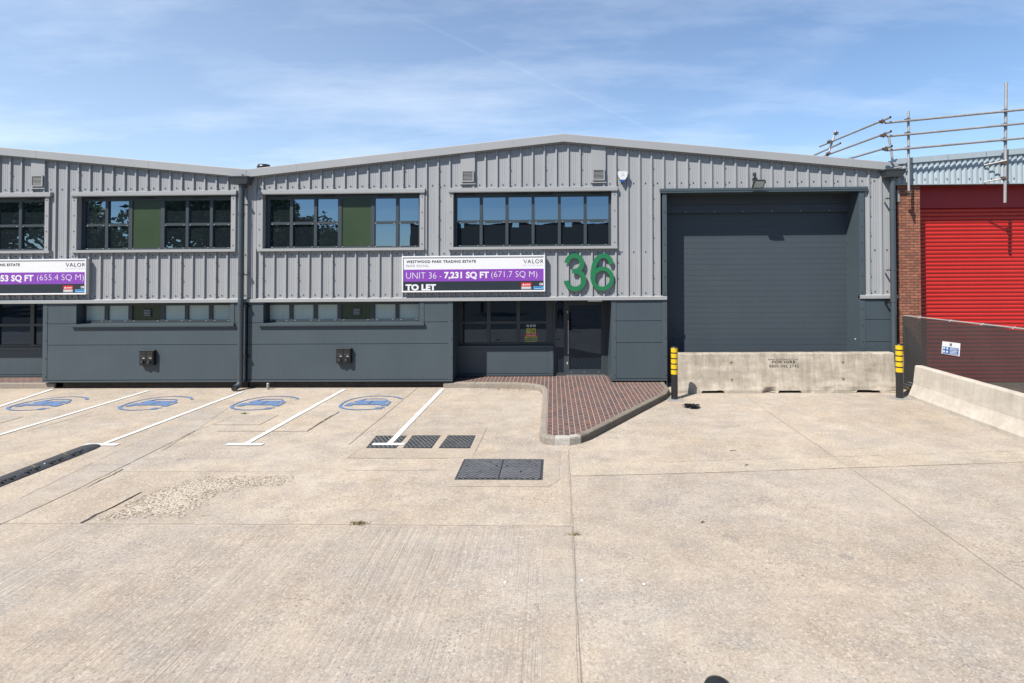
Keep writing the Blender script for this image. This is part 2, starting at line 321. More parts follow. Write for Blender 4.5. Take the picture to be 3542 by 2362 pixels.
# ------------------------------------------------------------------ mesh helpers
class MB:
    def __init__(s): s.v = []; s.f = []; s.m = []; s.sm = []; s.mats = []
    def mi(s, mat):
        if mat not in s.mats: s.mats.append(mat)
        return s.mats.index(mat)
    def face(s, pts, mat, smooth=False):
        i = len(s.v); s.v += [tuple(p) for p in pts]; s.f.append(list(range(i, i+len(pts)))); s.m.append(s.mi(mat)); s.sm.append(smooth)
    def idx(s, verts, faces, mat, smooth=False):
        i = len(s.v); s.v += [tuple(p) for p in verts]; k = s.mi(mat)
        for f in faces: s.f.append([i+j for j in f]); s.m.append(k); s.sm.append(smooth)
    def box(s, x0, x1, y0, y1, z0, z1, mat):
        if x0 > x1: x0, x1 = x1, x0
        if y0 > y1: y0, y1 = y1, y0
        if z0 > z1: z0, z1 = z1, z0
        v = [(x0,y0,z0),(x1,y0,z0),(x1,y1,z0),(x0,y1,z0),(x0,y0,z1),(x1,y0,z1),(x1,y1,z1),(x0,y1,z1)]
        s.idx(v, [(0,3,2,1),(4,5,6,7),(0,1,5,4),(1,2,6,5),(2,3,7,6),(3,0,4,7)], mat)
    def prism(s, poly, z0, z1, mat, holes=(), side=None):           # poly in xy, extruded in z
        loops = [poly]+list(holes); flat = [p for l in loops for p in l]
        tris = tessellate_polygon([[Vector((p[0], p[1], 0)) for p in l] for l in loops])
        def up(t):
            a, b, c = [flat[i] for i in t]
            return t if (b[0]-a[0])*(c[1]-a[1])-(b[1]-a[1])*(c[0]-a[0]) > 0 else (t[0], t[2], t[1])
        tris = [up(t) for t in tris]
        s.idx([(p[0], p[1], z1) for p in flat], tris, mat)
        if z0 is None: return
        s.idx([(p[0], p[1], z0) for p in flat], [t[::-1] for t in tris], mat)
        for l in loops:
            n = len(l); ar = sum(l[i][0]*l[(i+1) % n][1]-l[(i+1) % n][0]*l[i][1] for i in range(n))
            if l is not poly: ar = -ar
            for i in range(n):
                a, b = l[i], l[(i+1) % n]
                q = [(a[0],a[1],z0),(b[0],b[1],z0),(b[0],b[1],z1),(a[0],a[1],z1)]
                s.face(q if ar > 0 else q[::-1], side or mat)
    def xz(s, poly, y0, y1, mat, holes=(), side=None):              # poly in xz, extruded in y (front at y0)
        t = MB(); t.prism([(p[0], p[1]) for p in poly], 0, 1, mat, [[(p[0], p[1]) for p in h] for h in holes], side)
        i = len(s.v); s.v += [(v[0], y1+(y0-y1)*v[2], v[1]) for v in t.v]
        for f, k in zip(t.f, t.m): s.f.append([i+j for j in f]); s.m.append(s.mi(t.mats[k])); s.sm.append(False)
    def tube(s, p, q, r, mat, n=14, r2=None, caps=True, smooth=True):
        p = Vector(p); q = Vector(q); d = (q-p).normalized(); a = d.orthogonal().normalized(); b = d.cross(a); r2 = r if r2 is None else r2
        ring = [a*math.cos(2*PI*i/n)+b*math.sin(2*PI*i/n) for i in range(n)]
        v = [p+e*r for e in ring]+[q+e*r2 for e in ring]
        s.idx(v, [(i, (i+1) % n, n+(i+1) % n, n+i) for i in range(n)], mat, smooth)
        if caps: s.idx(v[:n], [tuple(range(n))[::-1]], mat); s.idx(v[n:], [tuple(range(n))], mat)
    def lathe(s, c, prof, mat, n=24, smooth=True):                  # prof: (r, z)
        v = []
        for r, z in prof: v += [(c[0]+r*math.cos(2*PI*i/n), c[1]+r*math.sin(2*PI*i/n), c[2]+z) for i in range(n)]
        f = []
        for k in range(len(prof)-1):
            for i in range(n): f.append((k*n+i, k*n+(i+1) % n, (k+1)*n+(i+1) % n, (k+1)*n+i))
        s.idx(v, f, mat, smooth)
    def strip(s, pts, w, z, mat):                                   # flat ribbon on the ground
        L = []; R = []
        for i, p in enumerate(pts):
            a = Vector(pts[max(0, i-1)]); b = Vector(pts[min(len(pts)-1, i+1)]); d = (b-a); d.normalize(); nrm = Vector((-d.y, d.x))
            ww = w[i] if hasattr(w, '__len__') else w
            L.append((p[0]+nrm.x*ww/2, p[1]+nrm.y*ww/2, z)); R.append((p[0]-nrm.x*ww/2, p[1]-nrm.y*ww/2, z))
        n = len(pts); s.idx(R+L, [(i, i+1, n+i+1, n+i) for i in range(n-1)], mat)
    def build(s, name, parent=None, bevel=0, shear=True, seg=1, smoothall=False):
        me = bpy.data.meshes.new(name)
        o0 = Vector(root_loc(parent)) if parent else Vector((0, 0, 0))
        me.from_pydata([(v[0]-o0.x, v[1]-o0.y, v[2]+(S*v[0] if shear else 0)-o0.z) for v in s.v], [], s.f)
        for m in s.mats: me.materials.append(m)
        me.polygons.foreach_set('material_index', s.m); me.polygons.foreach_set('use_smooth', [True]*len(s.sm) if smoothall else s.sm)
        me.update()
        o = bpy.data.objects.new(name, me); col.objects.link(o)
        if parent: o.parent = parent
        if s.weldit:
            bm = bmesh.new(); bm.from_mesh(me); bmesh.ops.remove_doubles(bm, verts=bm.verts, dist=1e-5); bm.to_mesh(me); bm.free()
        if bevel:
            b = o.modifiers.new('bevel', 'BEVEL'); b.width = bevel; b.segments = seg; b.limit_method = 'ANGLE'; b.angle_limit = math.radians(40)
        return o
    weldit = False
def root_loc(o):
    v = Vector((0, 0, 0))
    while o is not None: v = v+o.location; o = o.parent
    return v
def tag(o, label=None, cat=None, group=None, kind=None):
    if label: o['label'] = label
    if cat: o['category'] = cat
    if group: o['group'] = group
    if kind: o['kind'] = kind
    return o
def thing(name, label, cat, loc, group=None):
    o = bpy.data.objects.new(name, None); col.objects.link(o); o.empty_display_size = .2
    o.location = (loc[0], loc[1], loc[2]+S*loc[0]); return tag(o, label, cat, group)
def structure(o): o['kind'] = 'structure'; return o
def set_origin(o, loc):
    """move a top-level mesh's origin to the thing's base"""
    l = Vector((loc[0], loc[1], loc[2]+S*loc[0])); o.data.transform(Matrix.Translation(-l)); o.location = l; return o
def copy_tree(o, delta):
    c = o.copy(); col.objects.link(c); c.location = o.location+Vector(delta)
    def rec(src, dst):
        for ch in list(src.children):
            if ch.name.startswith('__'): continue
            d = ch.copy(); col.objects.link(d); d.parent = dst; rec(ch, d)
    rec(o, c); return c
# ---- text, turned into mesh and fitted into a box
def text_faces(s, weight=0.0, spacing=1.0):
    cu = bpy.data.curves.new('t', 'FONT'); cu.body = s; cu.offset = weight; cu.space_character = spacing; cu.resolution_u = 3
    ob = bpy.data.objects.new('t', cu); col.objects.link(ob); bpy.context.view_layer.update()
    dg = bpy.context.evaluated_depsgraph_get(); me = bpy.data.meshes.new_from_object(ob.evaluated_get(dg))
    vs = [tuple(v.co[:2]) for v in me.vertices]; fs = [tuple(p.vertices) for p in me.polygons]
    bpy.data.objects.remove(ob); bpy.data.curves.remove(cu); bpy.data.meshes.remove(me)
    return vs, fs
def add_text(mb, s, box, y, mat, weight=0.0, spacing=1.0, P=None):
    """box = (x0, z0, x1, z1): glyph bounds; P maps (u, v) in the box to a 3-D point"""
    vs, fs = text_faces(s, weight, spacing)
    ax = min(v[0] for v in vs); bx = max(v[0] for v in vs); az = min(v[1] for v in vs); bz = max(v[1] for v in vs)
    pts = []
    for v in vs:
        u = box[0]+(v[0]-ax)/(bx-ax)*(box[2]-box[0]); w = box[1]+(v[1]-az)/(bz-az)*(box[3]-box[1])
        pts.append(P(u, w) if P else (u, y, w))
    mb.idx(pts, fs, mat)

# ================================================================== GROUND
mb = MB(); mb.face([(-160, -160, 0), (160, -160, 0), (160, 160, 0), (-160, 160, 0)], M['ground'])
structure(mb.build('ground'))
def jitter(pts, step=.25, amp=.008):
    out = []
    for a, b in zip(pts, pts[1:]):
        n = max(1, int(math.dist(a, b)/step))
        for i in range(n): t = i/n; out.append((a[0]+(b[0]-a[0])*t+random.uniform(-amp, amp), a[1]+(b[1]-a[1])*t+random.uniform(-amp, amp)))
    out.append(pts[-1]); return out
def gp(*f): return [G(*p) for p in f]
def sheet(name, F, mat, z=.004, amp=.01):
    m = MB(); p = gp(*F); p = jitter(p+[p[0]], .3, amp)[:-1]; m.prism(p, None, z, mat); return structure(m.build(name))
sheet('concrete_patch', [(0,1758),(462,1533),(700,1410),(790,1410),(674,1491),(250,1700),(0,1815),(-200,1920),(-200,1850)], M['patch_grey'])
sheet('concrete_patch', [(1975,1600),(2300,1599),(2900,1580),(3560,1560),(3900,1549),(3900,1586),(3560,1598),(2900,1620),(2300,1640),(1977,1647)], M['patch_light'])
sheet('concrete_patch', [(1201,1585),(1317,1482),(1683,1482),(1634,1584)], M['patch_fine'])
sheet('concrete_patch', [(1560,1683),(1606,1590),(1640,1562),(1940,1562),(1935,1660),(1900,1684)], M['patch_fine'], .0045)
sheet('concrete_patch', [(739,1470),(812,1437),(960,1437),(897,1470)], M['patch_grey'], .0045, .0)
sheet('concrete_patch', [(-120,1464),(0,1442),(80,1442),(0,1464),(-100,1490)], M['patch_grey'], .0045, .0)
sheet('concrete_patch', [(1950,1562),(1966,1562),(1976,1819),(1950,1819),(1942,1700)], M['patch_fine'], .0055)
sheet('concrete_patch', [(1890,1822),(1976,1822),(2003,2357),(2013,2600),(1870,2600),(1880,2200)], M['patch_fine'], .0055)
def agg_patch(F, step=.10):
    p = gp(*F); xs = [q[0] for q in p]; ys = [q[1] for q in p]; m = MB(); x0, x1, y0, y1 = min(xs), max(xs), min(ys), max(ys); nx = int((x1-x0)/step); ny = int((y1-y0)/step)
    def sd(x, y):
        d = 9; ins = False; n = len(p)
        for i in range(n):
            a, b = p[i], p[(i+1) % n]; ex, ey = b[0]-a[0], b[1]-a[1]; t = max(0, min(1, ((x-a[0])*ex+(y-a[1])*ey)/(ex*ex+ey*ey))); d = min(d, math.hypot(x-a[0]-t*ex, y-a[1]-t*ey))
            if (a[1] > y) != (b[1] > y) and x < (b[0]-a[0])*(y-a[1])/(b[1]-a[1])+a[0]: ins = not ins
        return d if ins else -d
    pts = [(x0+(x1-x0)*i/nx, y0+(y1-y0)*j/ny) for i in range(nx+1) for j in range(ny+1)]; W_ = ny+1
    m.idx([(x, y, .0048) for x, y in pts], [(i*W_+j, (i+1)*W_+j, (i+1)*W_+j+1, i*W_+j+1) for i in range(nx) for j in range(ny)], M['aggregate'])
    o = m.build('aggregate_patch'); at = o.data.attributes.new('edge', 'FLOAT', 'POINT')
    for i, (x, y) in enumerate(pts): at.data[i].value = max(-1.2, min(1.0, sd(x, y)/.45))*.8-.04
    structure(o)
agg_patch([(283,1811),(400,1748),(520,1690),(640,1655),(700,1640),(1050,1636),(1005,1668),(930,1690),(760,1712),(700,1765),(640,1809)])
jn = MB()
for F, w, am in [([(1967,1555),(1980,1819),(2008,2357),(2030,2800)], .009, .006), ([(-200,1811),(275,1812),(1200,1815),(1980,1821)], .006, .006),
             ([(-100,1860),(0,1815),(250,1700),(674,1491),(804,1442)], .012, .012), ([(0,1758),(462,1533)], .008, .01), ([(89,1493),(317,1428)], .016, .008),
             ([(1207,1538),(1444,1341)], .014, .006), ([(1201,1585),(1551,1586)], .008, .004), ([(1634,1582),(1683,1482)], .010, .004),
             ([(750,1491),(1062,1493),(1174,1424)], .018, .012), ([(341,1632),(1044,1632)], .006, .01), ([(1200,1629),(1550,1626)], .008, .01),
             ([(2300,1599),(3542,1560),(3900,1548)], .008, .008), ([(1976,1647),(2300,1640),(3542,1599),(3900,1586)], .006, .008),
             ([(2570,1364),(2944,1622),(3542,2038),(3700,2150)], .008, .012), ([(737,1470),(897,1470),(960,1437)], .014, .004), ([(0,1442),(80,1442),(0,1464)], .012, .003),
             ([(1201,1585),(1240,1558)], .006, .004)]:
    jn.strip(jitter(gp(*F), .2, am), w, .007, M['joint'])
structure(jn.build('concrete_joint'))
jn = MB()
for F, w in [([(278,1812),(330,1783),(420,1740),(489,1703)], .035), ([(300,1687),(425,1624)], .02), ([(1060,1493),(1120,1455),(1174,1424)], .03), ([(560,1560),(674,1491)], .012)]:
    p = jitter(gp(*F), .12, .012); jn.strip(p, [w*random.uniform(.3, 1.1) for _ in p], .0085, M['joint_dark'])
structure(jn.build('concrete_crack'))

# ---- parking bay lines
def ortho_line(fa, fb, w=.11):
    return [G(*fa), G(*fb)]
def bay_line(fa, fb, bar, label):
    m = MB(); a, b = G(*fa), G(*fb); m.strip(jitter([a, b], .4, .004), .115, .0115, M['mark_white'])
    if bar: m.prism([(b[0]-bar, b[1]-.07), (b[0]+bar*.98, b[1]-.07), (b[0]+bar, b[1]+.055), (b[0]-bar*1.02, b[1]+.055)], None, .013, M['mark_white'])
    o = m.build('parking_bay_line'); set_origin(o, (b[0], b[1], 0)); tag(o, label, 'road marking', 'white parking bay lines')
bay_line((183,1346), (-300,1505), 0, 'white bay line at the far left, starting by the left kerb')
bay_line((513,1352), (-130,1543), 0, 'white bay line between the two leftmost blue car symbols')
bay_line((837,1356), (352,1539), .33, 'white T-ended bay line reaching the end of the rubber speed ramp')
bay_line((1192,1347), (848,1538), .36, 'white T-ended bay line between the two rightmost blue car symbols')
bay_line((1532,1345), (1345,1537), .31, 'white T-ended bay line painted over the small iron cover')

# ---- electric car symbols (drawn once, repeated per bay)
def q4(x, y): return G(780+.09354*x, 1330+.09354*y)
O3 = q4(1300, 700)
def sym(dx, dy, label):
    m = MB(); z = .0118
    def T(p): return (p[0]+dx, p[1]+dy)
    arc = [(2690,545),(2560,482),(2350,455),(2000,436),(1700,446),(1400,470),(1100,512),(850,560),(600,632),(400,710),(260,790),(212,835),(260,885),(400,925),(600,945),(830,951),(1100,942),(1420,922)]
    wd = [.075,.07,.05,.04,.04,.04,.045,.045,.05,.055,.07,.085,.07,.055,.05,.045,.04,.04]
    m.strip([T(q4(*p)) for p in arc][::-1], wd[::-1], z, M['mark_blue'])
    m.prism([T(q4(*p)) for p in [(1400,922),(1455,885),(1530,862),(1640,858),(1700,880),(1650,915),(1560,928),(1440,932)]], None, z+.0002, M['mark_blue'])
    for a, b in (((1660,868),(1800,846)), ((1670,892),(1830,868))): m.strip([T(q4(*a)), T(q4(*b))], .03, z+.0004, M['mark_blue'])
    body = [(365,812),(500,750),(640,700),(720,690),(860,650),(1060,610),(1250,565),(1400,540),(2080,538),(2140,560),(2165,622),(2228,650),(2185,690),(2090,740),(1940,810),(1715,802),(1745,768),(740,768),(640,797),(560,812)]
    win = [(1190,612),(1420,558),(2060,556),(2085,572),(2065,606),(1230,614)]
    el = lambda cx, cy, a, b: [(cx+a*math.cos(t*PI/5), cy+b*math.sin(t*PI/5)) for t in range(10)]
    holes = [win, el(850,685,108,22), el(2035,690,95,24), [(1275,758),(1310,758),(1590,632),(1555,632)]]
    m.prism([T(q4(*p)) for p in body], None, z+.0002, M['mark_blue'], [[T(q4(*p)) for p in h] for h in holes])
    o = m.build('charging_bay_symbol'); set_origin(o, (O3[0]+dx, O3[1]+dy, 0)); tag(o, label, 'road marking', 'blue electric car symbols')
L0 = G(796, 1420)[0]
for F, lab in (((12,1420), 'blue electric car and plug symbol in the leftmost bay'), ((402,1420), 'blue electric car symbol in the bay left of the speed ramp line'),
               ((796,1420), 'blue electric car symbol above the square concrete inspection slab'), ((1181,1420), 'blue electric car symbol nearest the brick paved island')):
    sym(G(*F)[0]-L0, 0, lab)

# ---- iron covers
def cover(name, F, label, mat, group=None, split=None):
    p = gp(*F); c = (sum(q[0] for q in p)/4, sum(q[1] for q in p)/4)
    t = thing(name, label, 'manhole cover', (c[0], c[1], 0), group)
    fr = MB(); big = [(c[0]+(q[0]-c[0])*1.06, c[1]+(q[1]-c[1])*1.06) for q in p]
    fr.prism(big, -.01, .0085, M['rubber']); fr.build('frame', t)
    def plate(q):
        b = MB(); b.prism(q, 0, .0105 if not split else .022, mat)
        pl = b.build('cover_plate', t, bevel=.003)
        if split:
            cx = sum(a[0] for a in q)/4; cy = sum(a[1] for a in q)/4
            for dx, dy in ((-.25, .1), (.25, .1), (0, -.15), (.12, .28)): h = MB(); h.tube((cx+dx, cy+dy, .015), (cx+dx, cy+dy, .0235), .022, M['gap'], 10); h.build('lifting_hole', pl)
    if split:
        a, b = gp(*split); g = .012
        plate([p[0], (a[0]-g, a[1]), (b[0]-g, b[1]), p[3]]); plate([(a[0]+g, a[1]), p[1], p[2], (b[0]+g, b[1])])
    else: plate(p)
cover('manhole_cover', [(1303,1509),(1404,1509),(1368,1550),(1270,1549)], 'small rusty iron cover with a white T-line painted over it', M['grate'], 'row of small iron covers')
cover('manhole_cover', [(1428.5,1508),(1521,1508),(1491,1550),(1397,1549)], 'small grey iron cover in the middle of the row of three', M['grate'], 'row of small iron covers')
cover('manhole_cover', [(1552,1508),(1642.5,1508),(1623,1550),(1520.5,1549.5)], 'small grey iron cover at the right of the row, nearest the kerb island', M['grate'], 'row of small iron covers')
cover('access_cover', [(1612,1591),(1873,1592),(1868,1659),(1581,1658)], 'large dark double chequer-plate cover set in the concrete yard', M['chequer'], None, [(1743,1591),(1725,1658)])

# ---- rubber speed ramp
a = Vector(G(333,1539)); b = Vector(G(-60,1692)); d = (b-a).normalized(); nr = Vector((-d.y, d.x)); Lr = (b-a).length
if nr.x > 0: nr = -nr
hw = .20
rt = thing('speed_ramp', 'black rubber speed hump lying on the concrete at the left edge', 'speed hump', (a.x, a.y, 0))
m = MB(); prof = [(-1, .0), (-.82, .030), (-.5, .052), (-.2, .060), (.2, .060), (.5, .052), (.82, .030), (1, 0)]
rows = []
for k in range(0, 64):
    t = k/63*Lr*1.3; e = min(1, math.sqrt(max(0, 1-(1-min(t, .3)/.3)**2)))
    rows.append([(a.x+d.x*t+nr.x*hw*u*(.35+.65*e), a.y+d.y*t+nr.y*hw*u*(.35+.65*e), .004+h*e*(1-.06*(k % 6 == 0))) for u, h in prof])
n = len(prof); vv = [p for r in rows for p in r]
m.idx(vv, [(k*n+i, k*n+i+1, (k+1)*n+i+1, (k+1)*n+i) for k in range(63) for i in range(n-1)], M['rubber'], True)
m.build('ramp_body', rt)
for k in range(8):
    for j in range(4):
        t = .45+k*.42+j*.075; u = -.55-.12*(j % 2); c = a+d*t+nr*hw*u
        h = MB(); h.prism([(c.x-.024, c.y-.022), (c.x+.026, c.y-.014), (c.x+.004, c.y+.030)], .03, .0595, M['gap']); h.build('anchor_hole', rt)
for k in range(6):
    h = MB(); t = .62+k*.6; c1 = a+d*t+nr*hw*.5; c2 = a+d*(t+.10)-nr*hw*.45
    h.strip([(c1.x, c1.y), (c2.x, c2.y)], .018, .0655, M['weed']); h.build('reflective_strip', rt)
for k in range(3):
    b_ = MB(); c = a+d*(1.15+k*.95)-nr*hw*.45; b_.lathe((c.x, c.y, .05), [(.0, .018), (.012, .018), (.018, .010), (.02, 0)], M['clip'], 10); b_.build('bolt', rt)

# ---- litter, twigs, weeds
c = Vector(G(2390,1410)); m = MB()
rr = random.Random(3)
for k in range(9):
    an = rr.uniform(0, 6.28); px = c.x+rr.uniform(-.10, .10); py = c.y+rr.uniform(-.10, .10); L1 = rr.uniform(.08, .16); w1 = rr.uniform(.03, .08)
    pts = []
    for i in range(5):
        for j in range(4):
            u = (i/4-.5)*2*L1; v_ = (j/3-.5)*2*w1
            pts.append((px+u*math.cos(an)-v_*math.sin(an), py+u*math.sin(an)+v_*math.cos(an), .02+.035*abs(math.sin(i*1.7+j+k))+.012*(k % 3)))
    m.idx(pts, [(i*4+j, i*4+j+1, (i+1)*4+j+1, (i+1)*4+j) for i in range(4) for j in range(3)], M['litter'])
for i in (0,): m.box(c.x-.10, c.x+.12, c.y-.06, c.y+.07, .006, .03, M['litter'])
o = m.build('crumpled_bag'); set_origin(o, (c.x, c.y, 0)); tag(o, 'crumpled black plastic scrap on the concrete before the barrier', 'litter')
def weed(F, r, n, mat, label, hgt=.06, name='weed'):
    c = G(*F); m = MB()
    for _ in range(n):
        x = c[0]+random.gauss(0, r); y = c[1]+random.gauss(0, r*.4); an = random.uniform(0, 6.28); l = random.uniform(.3, 1)*hgt
        tip = (x+math.cos(an)*l*.8, y+math.sin(an)*l*.8, random.uniform(.3, 1)*hgt)
        m.face([(x-.006, y, .002), (x+.006, y, .002), tip], mat); 
    o = m.build(name); set_origin(o, (c[0], c[1], 0)); tag(o, label, 'weed')
weed((1240,1813), .05, 90, M['weed'], 'dry yellow weed tuft in the long cross joint, left of centre')
weed((845,1432), .035, 40, M['weedgreen'], 'small green weed beside the square concrete inspection slab')
weed((1770,1345), .5, 260, M['twig'], 'brown dead leaves swept against the curved kerb', .035, 'leaf_litter')
weed((1985,1850), .05, 60, M['weed'], 'dry moss tuft in the long joint running towards the viewer', .03)
def twig(F, L, an, label):
    c = G(*F); m = MB(); p = (c[0]-L/2*math.cos(an), c[1]-L/2*math.sin(an), .012); q = (c[0], c[1]+.01, .02); r_ = (c[0]+L/2*math.cos(an+.3), c[1]+L/2*math.sin(an+.3), .01)
    m.tube(p, q, .007, M['twig'], 6); m.tube(q, r_, .006, M['twig'], 6, .003); o = m.build('twig'); set_origin(o, (c[0], c[1], 0)); tag(o, label, 'twig')
twig((2432,1809), .06, .3, 'short dark twig on the bare right-hand concrete'); twig((2537,1561), .11, -.2, 'thin brown twig lying just above the pale cross strip'); twig((2584,1611), .07, .1, 'small curled twig on the pale cross strip')
for F, lab in (((1748,2014), 'round white pebble left of the long joint'), ((2014,2007), 'white pebble close beside the long joint'), ((2228,2020), 'white pebble right of the long joint, one of a loose pair')):
    c = G(*F); m = MB(); m.lathe((c[0], c[1], 0), [(.0, .010), (.014, .008), (.02, .003), (.018, 0)], M['white'], 9); o = m.build('pebble'); set_origin(o, (c[0], c[1], 0)); tag(o, lab, 'pebble', 'white pebbles on the yard')

# ================================================================== PAVED ISLAND
KH = .155
outer = gp((1533,1341.5),(1640,1343),(1736,1343.5),(1800,1344.5),(1847,1349),(1868,1355),(1877,1367),(1874,1421),(1866,1512),(1868,1528),(1884,1537),(1917,1541),(1972,1541),(2010,1534),(2037,1524))+gp((2120,1480),(2215,1429),(2306,1381),(2316,1364),(2300,1345))+[(3.20, 15.3)]
def offset_path(p, w):
    out = []
    for i, q in enumerate(p):
        a = Vector(p[max(0, i-1)]); b = Vector(p[min(len(p)-1, i+1)]); d = (b-a).normalized(); out.append((q[0]-d.y*w, q[1]+d.x*w))
    return out
inner = offset_path(outer, .13)
kb = MB(); n = len(outer)
for i in range(n-1):
    a, b_, c, d_ = outer[i], outer[i+1], inner[i+1], inner[i]
    mat = M['kerb_new'] if 11 <= i <= 12 else (M['kerb_dark'] if i >= 13 else M['kerb'])
    g = .004
    def lp(p, q, t): return (p[0]+(q[0]-p[0])*t, p[1]+(q[1]-p[1])*t)
    L = math.dist(a, b_); k = max(1, round(L/.915))
    for j in range(k):
        t0, t1 = j/k+g/L, (j+1)/k-g/L
        A, B, C_, D_ = lp(a, b_, t0), lp(a, b_, t1), lp(d_, c, t1), lp(d_, c, t0)
        bt = .22; Ai, Bi = lp(A, D_, bt), lp(B, C_, bt); Am, Bm = lp(A, D_, .07), lp(B, C_, .07)
        kb.face([(*A, -.02), (*B, -.02), (*B, KH-.035), (*A, KH-.035)], mat)
        kb.face([(*A, KH-.035), (*B, KH-.035), (*Bm, KH-.012), (*Am, KH-.012)], mat); kb.face([(*Am, KH-.012), (*Bm, KH-.012), (*Bi, KH), (*Ai, KH)], mat)
        kb.face([(*Ai, KH), (*Bi, KH), (*C_, KH), (*D_, KH)], mat)
        kb.face([(*A, KH-.035), (*Am, KH-.012), (*Ai, KH), (*D_, KH), (*D_, 0), (*A, 0)], M['joint']); kb.face([(*B, KH-.035), (*B, 0), (*C_, 0), (*C_, KH), (*Bi, KH), (*Bm, KH-.012)], M['joint'])
    a2, b2 = lp(a, d_, .04), lp(b_, c, .04); kb.face([(*a2, 0), (*b2, 0), (*b2, KH-.03), (*a2, KH-.03)], M['joint']); kb.face([(*a2, KH-.012), (*b2, KH-.012), (*c, KH-.012), (*d_, KH-.012)], M['joint'])
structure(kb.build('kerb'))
pv = MB(); poly = inner[:]; poly = [(q[0], q[1]) for q in poly]
poly = poly[:-1]+[(3.05, 15.25), (1.66, 15.25), (1.66, 16.3), (-2.84, 16.3), (-2.84, 15.2), (-3.1, 15.2)]
pv.prism(poly, None, KH-.004, M['paver']); structure(pv.build('paved_path'))
kb = MB()                                                   # kerb and pavers before the left neighbour
kx = G(187,1344)
kb.box(-30, kx[0], kx[1], kx[1]+.13, -.02, KH, M['kerb']); kb.box(kx[0]-.13, kx[0], kx[1]+.13, 15.2, -.02, KH, M['kerb']); structure(kb.build('kerb', bevel=.02, seg=2))
pv = MB(); pv.prism([(-30, kx[1]+.13), (kx[0]-.13, kx[1]+.13), (kx[0]-.13, 15.2), (-14.71, 15.2), (-14.71, 16.3), (-30, 16.3)], None, KH-.004, M['paver']); structure(pv.build('paved_path'))

# ================================================================== UNIT BUILDINGS
RP = .3373
YF, YP = D, D+.046                      # rib face, pan face
def fl_top(x):                          # top of the verge flashing
    if x > -8.75: return 7.19-.1003*abs(x-.31)
    return 7.19-.1003*abs(x+17.81)
def fl_bot(x): return fl_top(x)-.232
def profile(x0, x1, phase):
    pts = []; k0 = math.floor((x0-phase)/RP)-1; k1 = math.ceil((x1-phase)/RP)+1
    for k in range(k0, k1+1):
        c = phase+k*RP
        for dx, y in ((-.036, YP), (-.022, YF), (.016, YF), (.026, YP), (.098, YP), (.104, YP+.004), (.114, YP+.004), (.120, YP), (.150, YP), (.156, YP+.004), (.166, YP+.004), (.172, YP), (.212, YP), (.218, YP+.004), (.228, YP+.004), (.234, YP)):
            pts.append((c+dx, y))
    return pts
def clad(parent, x0, x1, phase, zb, openings, holes_extra=()):
    pts = profile(x0, x1, phase); brk = sorted(set([x0, x1]+[o[0] for o in openings]+[o[1] for o in openings]))
    def yat(x):
        for a, b in zip(pts, pts[1:]):
            if a[0] <= x <= b[0]: return a[1]+(b[1]-a[1])*(x-a[0])/max(1e-9, b[0]-a[0])
        return YP
    xs = sorted(set([round(p[0], 5) for p in pts if x0 < p[0] < x1]+[round(b, 5) for b in brk]+([.31] if x0 < .31 < x1 else [])))
    m = MB()
    for xa, xb in zip(xs, xs[1:]):
        if xb-xa < 1e-4: continue
        mid = (xa+xb)/2; cuts = sorted([(o[2], o[3]) for o in openings if o[0] < mid < o[1]]); z = zb
        segs = []
        for c in cuts:
            if c[0] > z: segs.append((z, c[0]))
            z = max(z, c[1])
        segs.append((z, None))
        ya, yb = yat(xa), yat(xb)
        for s0, s1 in segs:
            ta = fl_bot(xa)+.03 if s1 is None else s1; tb = fl_bot(xb)+.03 if s1 is None else s1
            if ta > s0: m.face([(xa, ya, s0), (xb, yb, s0), (xb, yb, tb), (xa, ya, ta)], M['silver'])
    # fixings
    k0 = math.ceil((x0-phase)/RP); k1 = math.floor((x1-phase)/RP)
    def dot(x, y, z, s=.014):
        if any(o[0]-.1 < x < o[1]+.1 and o[2]-.05 < z < o[3]+.03 for o in openings) or z > fl_bot(x)-.05 or z < zb: return
        m.box(x-s, x+s, y-.014, y+.004, z-s, z+s, M['screw'])
    for k in range(k0-1, k1+1):
        c = phase+k*RP; px = c+.165
        if x0+.05 < px < x1-.05:
            for z in (5.775, 3.83, 2.665): dot(px, YP, z)
        if x0+.05 < c < x1-.05:
            if k % 3 == 0:
                for z in (2.70, 3.15, 3.6, 4.3, 4.85, 5.4, 5.80, 6.25, 6.7): dot(c+.022, YF+.004, z, .012)
    m.build('cladding', parent); return m
